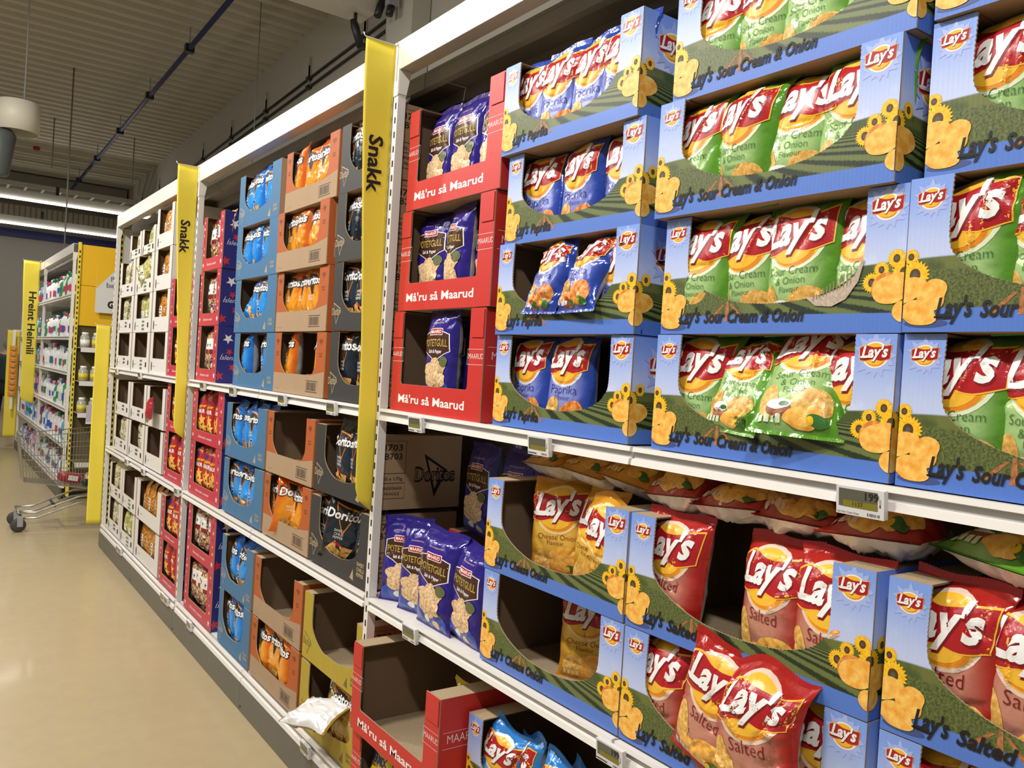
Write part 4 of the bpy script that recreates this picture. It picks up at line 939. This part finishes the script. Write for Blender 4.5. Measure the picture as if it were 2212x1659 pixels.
pipe('wall_cable', [(4.17, 8.4, 5.50), (4.17, 24.0, 4.94)], .016, dk, 'lower dark cable running along the right wall', 'cable', 9)
for i, (x, y, z0_, z1_, w) in enumerate([(1.81, 15.0, 2.85, 5.97, 'thin grey hanging rod dropping behind the far gondola'), (1.9, 18.08, 5.05, 5.9, 'short grey rod hanging above the cable tray'), (3.36, 18.3, 5.0, 5.88, 'thin rod hanging beside the right wall'), (3.40, 10.8, 3.9, 6.13, 'faint rod hanging in front of the cable pair'), (1.35, 20.5, 5.2, 5.85, 'short rod hanging at left above the tray')]):
    z1_ = zc_(y)+.05; m = MB(); m.tube([(x, y, z0_), (x, y, z1_)], .011 if i != 3 else .006, mat('rod_grey', (.25, .24, .2), .4), 6); m.build('hanging_rod', label=w, cat='rod')
# cable trays and linear lights at the back
alu = mat('tray_metal', (.55, .53, .48), .35, metal=.4)
def tray(y, z, h, w, label, rungs=True, x0=-3, x1=4.0):
    r = empty('cable_tray', (0, y, z), label=label, cat='cable tray')
    m = MB(); m.box(x0, x1, 0, .02, 0, h, alu); m.box(x0, x1, w-.02, w, 0, h, alu); m.build('side_rail', r)
    m = MB(); x = x0+.1
    while x < x1: m.box(x, x+.05, .021, w-.021, 0, .03, alu); x += .33
    m.build('rungs', r)
tray(21.0, 5.08, .10, .5, 'upper cable tray under the ceiling at the back')
tray(21.9, 4.98, .12, .4, 'lower bright cable tray under the ceiling at the back')
r = empty('roof_joist', (0, 23.2, 5.25), label='deep grey steel joist below the ceiling at the back', cat='beam')
m = MB(); m.box(-8.5, 4.15, 0, .25, .0, .5, mat('joist_grey', (.30, .29, .25), .6)); m.build('joist_web', r)
led = mat('led_tube', (1, 1, 1), .4, emit=(1, .98, .94), es=9)
def linear(y, z, label):
    r = empty('linear_light', (0, y, z), label=label, cat='ceiling light')
    m = MB(); m.box(-6, 4.1, -.02, .18, .05, .22, mat('lamp_housing', (.45, .43, .38), .5)); m.build('housing', r)
    m = MB(); m.box(-6, 4.1, -.05, .0, .015, .05, led); m.build('led_tube', r)
    m = MB(); m.box(2.2, 2.26, -.03, .03, .22, .4, dk); m.build('hanger', r)
linear(20.0, 4.62, 'long bright linear light, upper of two at the back')
linear(22.6, 4.42, 'long bright linear light, lower of two at the back')
m = MB(); m.box(-6, 4.1, 0, .5, 0, .34, mat('grille_tan', (.50, .42, .30), .6)); x = -5.9
while x < 4.05: m.box(x, x+.03, -.012, -.001, .0, .34, mat('grille_bar', (.22, .21, .2), .5)); x += .115
m.build('ventilation_grille', loc=(0, 23.3, 4.66), label='long slatted ventilation grille between the two linear lights', cat='grille')
# drum fan, exit lamp
r = empty('drum_lamp', (.72, 10.0, 3.98), label='white round drum hanging at upper left', cat='hanging fixture')
m = MB(); m.lathe([(.19, .16), (.205, .15), (.205, -.15), (.19, -.15), (.19, .14)], mat('drum_cream', (.62, .59, .48), .5), 36); m.build('drum_shell', r)
m = MB(); m.tube([(.05, 0, .15), (.05, 0, 2.25)], .008, gm, 6); m.build('suspension_wire', r)
m = MB(); m.lathe([(.10, -.14), (.14, -.2), (.09, -.6), (.07, -.62)], mat('drum_dark', (.08, .09, .09), .5), 20, c=(-.14, 0, 0)); m.build('dark_nozzle', r)
m = MB(); m.lathe([(.05, 0), (.07, .03), (.06, .07)], mat('alarm_red', (.45, .02, .02), .4), 16, c=(1.85, 20.5, 5.82)); m.build('fire_alarm', label='small red alarm dome under the ceiling at left', cat='alarm')

# ---------------------------------------------------------------- far gondola
YG = [10.03, 12.55, 15.3]
FL = [2.237, 1.778, 1.395, .995, .605]
root = bay('shelving_bay', YG[0], YG[1], 'nearer white bay of the far gondola full of white and green bottles', FL, first=False, xb=1.72, post_at=[YG[0], YG[1]])
root = bay('shelving_bay', YG[1]+.032, YG[2], 'farther white bay of the far gondola behind its banner', FL, first=False, xb=1.72)
banner(13.0, 'yellow banner reading Hreint Heimili on the far gondola', 'Hreint Heimili', ztop=2.80, L=1.95, x1=1.294, w=.20, ty=.42, th=.085, tw=.85, flare=.19)
banner(15.36, 'plain yellow banner at the far end of far gondola', '', ztop=1.87, L=1.70, x1=1.296, w=.17, ragged=True, flare=0)
m = MB(); m.box(1.19, 1.23, 15.245, 15.25, .62, 1.88, white); m.box(1.21, 1.30, 15.246, 15.2495, 1.86, 1.88, steel); m.build('clip_strip', label='hanging clip strip holding orange sachets at far banner', cat='clip strip')
ore = mat('sachet_orange', (.85, .28, .02), .4)
for i in range(9):
    m = MB(); m.add([P(-.055, 0, 0), P(.055, 0, 0), P(.055, .085, 0), P(-.055, .085, 0), P(0, .04, .03)], [(0, 1, 4), (1, 2, 4), (2, 3, 4), (3, 0, 4), (3, 2, 1, 0)], ore)
    m.art([(*disc(0, .03, .022, .012), mat('sachet_teal', (.2, .5, .5), .4), 0)], P, .03); m.build('sachet', loc=(1.21, 15.235, 1.54-.09*i), rot=(0, 0, PI/2), label='orange sachet on the hanging strip, %s from top' % (ORD+['seventh', 'eighth', 'ninth'])[i], cat='sachet', group='orange sachets on the hanging strip')
BCOL = [(.85, .85, .85), (.8, .82, .85), (.05, .30, .12), (.15, .4, .75), (.8, .3, .5), (.35, .08, .35), (.75, .78, .8), (.85, .85, .8)]
BNAME = ['white', 'pale grey', 'green', 'blue', 'pink', 'purple', 'silvery', 'cream']
CAPC = [(.02, .25, .10), (.7, .7, .7), (.6, .05, .1), (.85, .85, .85), (.05, .1, .45)]
BOT = {}
def bottle_mesh(shape, ci, cap, h):
    key = (shape, ci, cap)
    if key in BOT: return BOT[key]
    m = MB(); c = mat('bottle_%s' % BNAME[ci], BCOL[ci], .35); H = .24
    prof = [[(.045, 0), (.05, .01), (.05, .12), (.042, .16), (.02, .19), (.018, .2)], [(.055, 0), (.058, .02), (.05, .10), (.056, .14), (.03, .175), (.02, .185)], [(.04, 0), (.045, .005), (.045, .175), (.03, .19), (.022, .195)]][shape]
    m.lathe(prof, c, 14, sx=.75); b = m.mesh('bottle_body')
    m = MB(); z = prof[-1][1]+.0005; m.lathe([(.019, z), (.019, z+.03), (.014, z+.036)], mat('cap_%d' % cap, CAPC[cap], .4), 10); cp = m.mesh('bottle_cap')
    m = MB(); lm = mat('label_%d' % cap, CAPC[(cap+2) % 5], .4); vs = []; rr = .0515
    for k in range(7):
        t = PI+(-.9+1.8*k/6); vs += [(rr*.78*math.cos(t)*1.02, rr*math.sin(t)*1.02, .04), (rr*.78*math.cos(t)*1.02, rr*math.sin(t)*1.02, .105)]
    m.add(vs, [(2*k, 2*k+2, 2*k+3, 2*k+1) for k in range(6)], lm); lb = m.mesh('bottle_label')
    BOT[key] = b, cp, lb; return BOT[key]
LV = ['base', 'second lowest', 'third', 'fourth', 'fifth', 'top']
R = random.Random(11)
for li, z in enumerate([.188]+FL[::-1]):
    y = 15.12; n = 0
    while y > 10.12:
        if abs(y-12.57) < .08: y -= .16; continue
        far = y > 12.57; sh = R.randrange(3); n += 1
        ci = R.choice([0, 0, 0, 6, 7, 2] if not far and li > 1 else [3, 4, 5, 0, 1] if far and li < 3 else [0, 1, 3, 6, 2]); cap = R.choice([0, 0, 1, 2, 3, 4]) if li > 2 else R.randrange(5)
        b, cp, lb = bottle_mesh(sh, ci, cap, 0); s_ = R.uniform(.95, 1.3)*(.85 if li == 0 else 1)
        r = empty('detergent_bottle', (1.385, y, z-.001), R.uniform(-.2, .2), label='%s cleaning bottle on %s shelf of far gondola, %s half' % (BNAME[ci], LV[li], 'farther' if far else 'nearer'), cat='bottle', group='%s bottles on the %s shelf, %s half' % (BNAME[ci], LV[li], 'farther' if far else 'nearer')); r.scale = (s_,)*3
        link('bottle_body', b, r); link('bottle_cap', cp, r); link('bottle_label', lb, r)
        y -= .125*s_+.012
# end cap of the far gondola
r = empty('end_display', (1.34, 9.98, 0), label='yellow end display of the far gondola facing the camera', cat='display')
o = Vector((1.34, 9.98, 0))
m = MB(); m.box(.03, .62, .0, .02, 1.90, 2.77, yelp); m.box(.03, .62, .0, .02, 2.33, 2.334, mat('panel_joint', (.5, .3, .02), .5)); m.build('header_panel', r)
m = MB(); m.box(.03, .62, .03, .05, .1, 1.899, mat('olive_back', (.10, .075, .02), .6)); m.build('back_board', r)
m = MB(); m.box(0, .028, -.02, .03, .05, 2.79, yel); z = .2
while z < 2.7: m.box(.008, .02, -.0208, -.02, z, z+.028, slot); z += .055
m.build('slotted_post', r)
for z in (1.665, 1.31, .975, .45):
    m = MB(); m.box(.03, .62, -.30, .028, z-.012, z, mat('glassy_shelf', (.16, .15, .07), .2)); m.build('shelf', r)
    m = MB(); m.box(.03, .62, -.315, -.301, z-.05, z+.0, steel); m.build('price_rail', r)
jw = mat('jar_plastic', (.42, .42, .36), .15); jl = mat('jar_label_yellow', (.75, .6, .05), .4)
for li, z in enumerate((1.665, 1.31, .975)):
    for k in range(4):
        t = empty('clear_jar', (1.415+.11*k, 9.74, z+.0005), label='clear jar with yellow label, %s along the %s display shelf' % (ORD[k], ('top', 'middle', 'lower')[li]), cat='jar', group='jars on the yellow end display')
        m = MB(); m.lathe([(.042, 0), (.046, .01), (.046, .11), (.03, .13)], jw, 16); m.build('jar_body', t)
        m = MB(); m.lathe([(.032, .1305), (.032, .155), (.026, .158)], white, 14); m.build('jar_lid', t)
        m = MB(); m.lathe([(.0468, .02), (.0468, .08)], jl if (k+li) % 3 else white, 16); m.build('jar_label', t)
r = empty('hanging_sign', (1.52, 9.93, 2.31), label='white square sign with yellow corner hung on the yellow display', cat='sign')
m = MB(); m.box(0, .44, -.012, 0, -.26, .26, mat('sign_white', (.72, .71, .68), .5)); 
fnS = lambda a, b, c: (a, -.012-c, b)
m.art([(*polyf([(0, .26), (.0, -.0), (.22, .26)]), yelp, 0), (*text('Pr', .07, .05, .14, .09, .04), mat('ink_mid_grey', (.25, .25, .25), .5), 1), (*text('bal', .10, .05, .10, .02, .04), mat('ink_mid_grey', (.25, .25, .25), .5), 1), (*text('Go', .12, .07, .12, -.20, .06), black, 1)], fnS, .0006, .0003); m.build('sign_board', r)

# ---------------------------------------------------------------- shopping cart
chrome = mat('cart_wire', (.55, .55, .52), .22, metal=.9); tyre = mat('cart_tyre', (.05, .05, .05), .6)
r = empty('shopping_cart', (1.25, 8.55, 0), label='wire shopping cart standing in the cross aisle behind banner', cat='shopping cart')
X0, X1, Yn, Yf = -.50, .40, -.22, .26
def side(t, z, y):  # x at height z; front leans out
    return None
top = [(X0, Yn*.75, .84), (X1, Yn, .93), (X1, Yf, .93), (X0, Yf*.75, .84)]; bot = [(X0+.05, Yn*.65, .44), (X1-.05, Yn*.85, .34), (X1-.05, Yf*.85, .34), (X0+.05, Yf*.65, .44)]
L4 = lambda a, b, t: tuple(a[i]*(1-t)+b[i]*t for i in range(3))
m = MB()
for k in range(5): q = k/4; m.tube([L4(bot[i], top[i], q) for i in range(4)], .0045 if k in (0, 4) else .003, chrome, 5, closed=True, smooth=False)
for a, b, n in ((0, 1, 34), (1, 2, 16), (2, 3, 34), (3, 0, 16)):
    for k in range(n+1): m.tube([L4(bot[a], bot[b], k/n), L4(top[a], top[b], k/n)], .0017, chrome, 4, smooth=False)
for k in range(1, 34): m.tube([L4(bot[0], bot[1], k/34), L4(bot[3], bot[2], k/34)], .0017, chrome, 4, smooth=False)
for k in range(1, 8): m.tube([L4(bot[0], bot[3], k/8), L4(bot[1], bot[2], k/8)], .0022, chrome, 4, smooth=False)
m.build('wire_basket', r)
m = MB(); m.tube([(X0+.01, Yn*.7, .855), (X0+.01, Yf*.7, .855)], .012, mat('cart_grey', (.2, .2, .2), .5), 8); m.build('basket_rim', r)
m = MB(); m.tube([(X1+.02, Yn, .96), (X1+.06, Yn, 1.0), (X1+.06, Yf, 1.0), (X1+.02, Yf, .96)], .014, dk, 8); m.build('handle', r)
for s_ in (Yn*.72, Yf*.72):
    for dz in (0, .055):
        m = MB(); m.tube([(X0+.02, s_, .17-dz*.9), (X0+.16, s_, .17-dz*.9), (X0+.48, s_*1.1, .30-dz), (X1-.1, s_*1.2, .34-dz)], .009, chrome, 8); m.build('chassis_tube', r)
m = MB(); m.tube([(X0+.02, Yn*.72, .17), (X0+.02, Yf*.72, .17)], .009, chrome, 8); m.tube([(X0+.3, Yn*.7, .22), (X0+.3, Yf*.7, .22)], .012, dk, 8); m.build('cross_tube', r)
for (x, y) in ((X0+.04, Yn*.72), (X0+.04, Yf*.72), (X1-.02, Yn), (X1-.02, Yf)):
    m = MB(); m.lathe([(.02, -.014), (.058, -.014), (.062, -.008), (.062, .008), (.058, .014), (.02, .014)], tyre, 20, c=(x-.02, y, .0625), axis='y'); w = m.build('wheel', r)
    m = MB(); m.box(x-.03, x+.015, y-.022, y-.016, .05, .13, gm); m.box(x-.03, x+.015, y+.016, y+.022, .05, .13, gm); m.box(x-.03, x+.015, y-.022, y+.022, .13, .14, gm); m.build('wheel_fork', r)
    if x > 0: m = MB(); m.tube([(x, y, .14), (X1-.1, y*.9, .33)], .01, chrome, 8); m.build('rear_leg', r)
crimson = mat('meat_pack', (.30, .02, .03), .3)
def cart_item(name, x, y, z, sx, sy, sz, mt, label, cat, ry=0, m2=None):
    t = empty(name, (x, y, z), label=label, cat=cat); t.rotation_euler = (0, ry, .2)
    m = MB(); n = 10; vs = []; fs = []
    for j in range(n+1):
        for i in range(n*2):
            th = PI*j/n; ph = PI*i/n; q = 1+.08*math.sin(3*ph+x*20)*math.sin(th)
            c = lambda v: math.copysign(abs(v)**.6, v)
            vs.append((sx/2*c(math.sin(th)*math.cos(ph))*q, sy/2*c(math.sin(th)*math.sin(ph))*q, sz/2+sz/2*c(math.cos(th))))
    fs = [(j*2*n+i, (j+1)*2*n+i, (j+1)*2*n+(i+1) % (2*n), j*2*n+(i+1) % (2*n)) for j in range(n) for i in range(2*n)]
    m.add(vs, fs, mt, smooth=True); m.build('wrapping', t)
    if m2: m = MB(); m.box(-sx*.2, sx*.2, -sy/2-.002, -sy/2+.01, sz*.3, sz*.75, m2); m.build('paper_label', t)
cart_item('wrapped_food', 1.17, 8.55, .405, .20, .16, .10, crimson, 'dark red wrapped package in the shopping cart', 'package', .2, white)
cart_item('wrapped_food', 1.38, 8.52, .372, .18, .18, .13, snack('cart_bread', [(.7, .6, .45), (.8, .75, .7), (.6, .15, .1), (.75, .5, .3)], 40), 'clear packet of bread rolls in the shopping cart', 'package', .1, red)
cart_item('wrapped_food', 1.29, 8.40, .39, .07, .06, .07, mat('jar_dark', (.02, .04, .04), .2), 'small dark round jar in the shopping cart', 'package')
m = MB(); m.box(-.11, .11, -.002, .002, -.09, .09, mat('leaflet', (.55, .5, .6), .5)); m.box(-.11, .11, -.003, .003, -.11, -.0905, white)
m.build('paper_card', loc=(1.56, 9.6625, .97), label='pale violet printed card hanging on the yellow display rail', cat='card')
# ---------------------------------------------------------------- person far left
def person():
    root = empty('person', (1.25, 17.2, 0), label='person in a dark jacket bending over, seen from behind at far left', cat='person')
    skin = mat('skin', (.50, .30, .22), .5); cloth = mat('jacket_dark', (.02, .035, .04), .8); trou = mat('trousers_black', (.012, .012, .015), .8); hair = mat('hair_grey', (.35, .33, .32), .8, scale=80, var=.4)
    J = {'pel': (0, 0, .93, .15), 'wai': (.0, .02, 1.08, .145), 'che': (.02, .06, 1.30, .16), 'sho': (.03, .09, 1.42, .12), 'neck': (.04, .11, 1.50, .06), 'hd': (.05, .13, 1.56, .07),
         'ls': (-.17, .09, 1.41, .07), 'le': (-.24, .16, 1.14, .052), 'lw': (-.16, .36, 1.0, .034), 'rs': (.21, .09, 1.41, .07), 're': (.27, .18, 1.14, .052), 'rw': (.20, .38, 1.02, .034),
         'lh': (-.10, 0, .88, .10), 'lk': (-.11, .03, .48, .068), 'la': (-.11, -.02, .09, .045), 'lf': (-.11, .14, .045, .04), 'rh': (.10, 0, .88, .10), 'rk': (.11, .05, .48, .068), 'ra': (.11, .0, .09, .045), 'rf': (.12, .16, .045, .04)}
    E = [('pel', 'wai'), ('wai', 'che'), ('che', 'sho'), ('sho', 'neck'), ('neck', 'hd'), ('sho', 'ls'), ('ls', 'le'), ('le', 'lw'), ('sho', 'rs'), ('rs', 're'), ('re', 'rw'), ('pel', 'lh'), ('lh', 'lk'), ('lk', 'la'), ('la', 'lf'), ('pel', 'rh'), ('rh', 'rk'), ('rk', 'ra'), ('ra', 'rf')]
    def skinned(name, keys, edges, m, grow=0, parent=root, extra=None, sub=2):
        me = bpy.data.meshes.new(name); me.from_pydata([J[k][:3] for k in keys], [(keys.index(a), keys.index(b)) for a, b in edges], [])
        o = bpy.data.objects.new(name, me); COL.objects.link(o); o.parent = parent
        me.skin_vertices.new() if hasattr(me.skin_vertices, 'new') and not len(me.skin_vertices) else None
        sk = o.modifiers.new('skin', 'SKIN'); sk.use_smooth_shade = True
        if not len(me.skin_vertices): me.attributes.new('skin', 'FLOAT', 'POINT')
        for i, k in enumerate(keys):
            v = me.skin_vertices[0].data[i]; g = grow if grow else (-.022 if J[k][3] > .044 and k not in ('neck', 'hd') else 0); v.radius = (J[k][3]+g,)*2; v.use_root = (i == 0)
        sb = o.modifiers.new('sub', 'SUBSURF'); sb.levels = sb.render_levels = sub
        dg = bpy.context.evaluated_depsgraph_get(); me2 = bpy.data.meshes.new_from_object(o.evaluated_get(dg)); o.modifiers.clear(); o.data = me2
        me2.materials.clear(); me2.materials.append(m); return o
    try:
        for s_, ks in (('l', -1), ('r', 1)):
            w = J[s_+'w']
            J[s_+'p'] = (w[0]-.01*ks, w[1]+.07, w[2]-.02, .034); E.append((s_+'w', s_+'p'))
            for f in range(4): J[s_+'f%d' % f] = (w[0]+(f-1.5)*.02, w[1]+.15-.01*abs(f-1.5), w[2]-.05, .009); J[s_+'g%d' % f] = (w[0]+(f-1.5)*.02, w[1]+.165, w[2]-.09, .008); E += [(s_+'p', s_+'f%d' % f), (s_+'f%d' % f, s_+'g%d' % f)]
            J[s_+'t'] = (w[0]-.045*ks, w[1]+.07, w[2]-.05, .010); E.append((s_+'w', s_+'t'))
        skinned('body', list(J), E, skin)
        up = ['pel', 'wai', 'che', 'sho', 'ls', 'le', 'lw', 'rs', 're', 'rw']; skinned('jacket', up, [e for e in E if e[0] in up and e[1] in up], cloth, .022)
        lo = ['pel', 'lh', 'lk', 'la', 'rh', 'rk', 'ra']; skinned('trousers', lo, [e for e in E if e[0] in lo and e[1] in lo], trou, .014)
        for s_ in 'lr':
            k = [s_+'a', s_+'f']; skinned('shoe', k, [(s_+'a', s_+'f')], dk, .020)
    except Exception as ex: print('PERSON', ex)
    m = MB(); n = 24; vs = []
    for j in range(n+1):
        for i in range(n):
            th = PI*j/n; ph = 2*PI*i/n; z = math.cos(th); x = math.sin(th)*math.cos(ph); y = math.sin(th)*math.sin(ph)
            w = 1-.12*max(0, -z)*(1 if y > 0 else .3); nose = .022*math.exp(-((x/.14)**2+((z+.12)/.16)**2)) if y > 0 else 0
            eye = -.012*math.exp(-(((abs(x)-.36)/.14)**2+((z-.02)/.1)**2)) if y > 0 else 0; mouth = -.005*math.exp(-((x/.25)**2+((z+.42)/.05)**2)) if y > 0 else 0
            ear = .016*math.exp(-((y/.16)**2+((z+.02)/.2)**2)) if abs(x) > .8 else 0
            vs.append((.05+x*(.076*w)+math.copysign(ear, x), .15+y*(.094*w)+nose+eye+mouth, 1.63+z*.115))
    m.add(vs, [(j*n+i, (j+1)*n+i, (j+1)*n+(i+1) % n, j*n+(i+1) % n) for j in range(n) for i in range(n)], skin, smooth=True); m.build('head', root)
    m = MB(); m.add([(.05+(x-.05)*1.07, .145+(y-.145)*1.06, 1.637+(z-1.637)*1.06) for x, y, z in vs], [(j*n+i, (j+1)*n+i, (j+1)*n+(i+1) % n, j*n+(i+1) % n) for j in range(n) for i in range(n) if j < n*.36 or (i/n > .46 and j < n*.62)], hair, smooth=True); m.build('hair', root)
    return root
person()
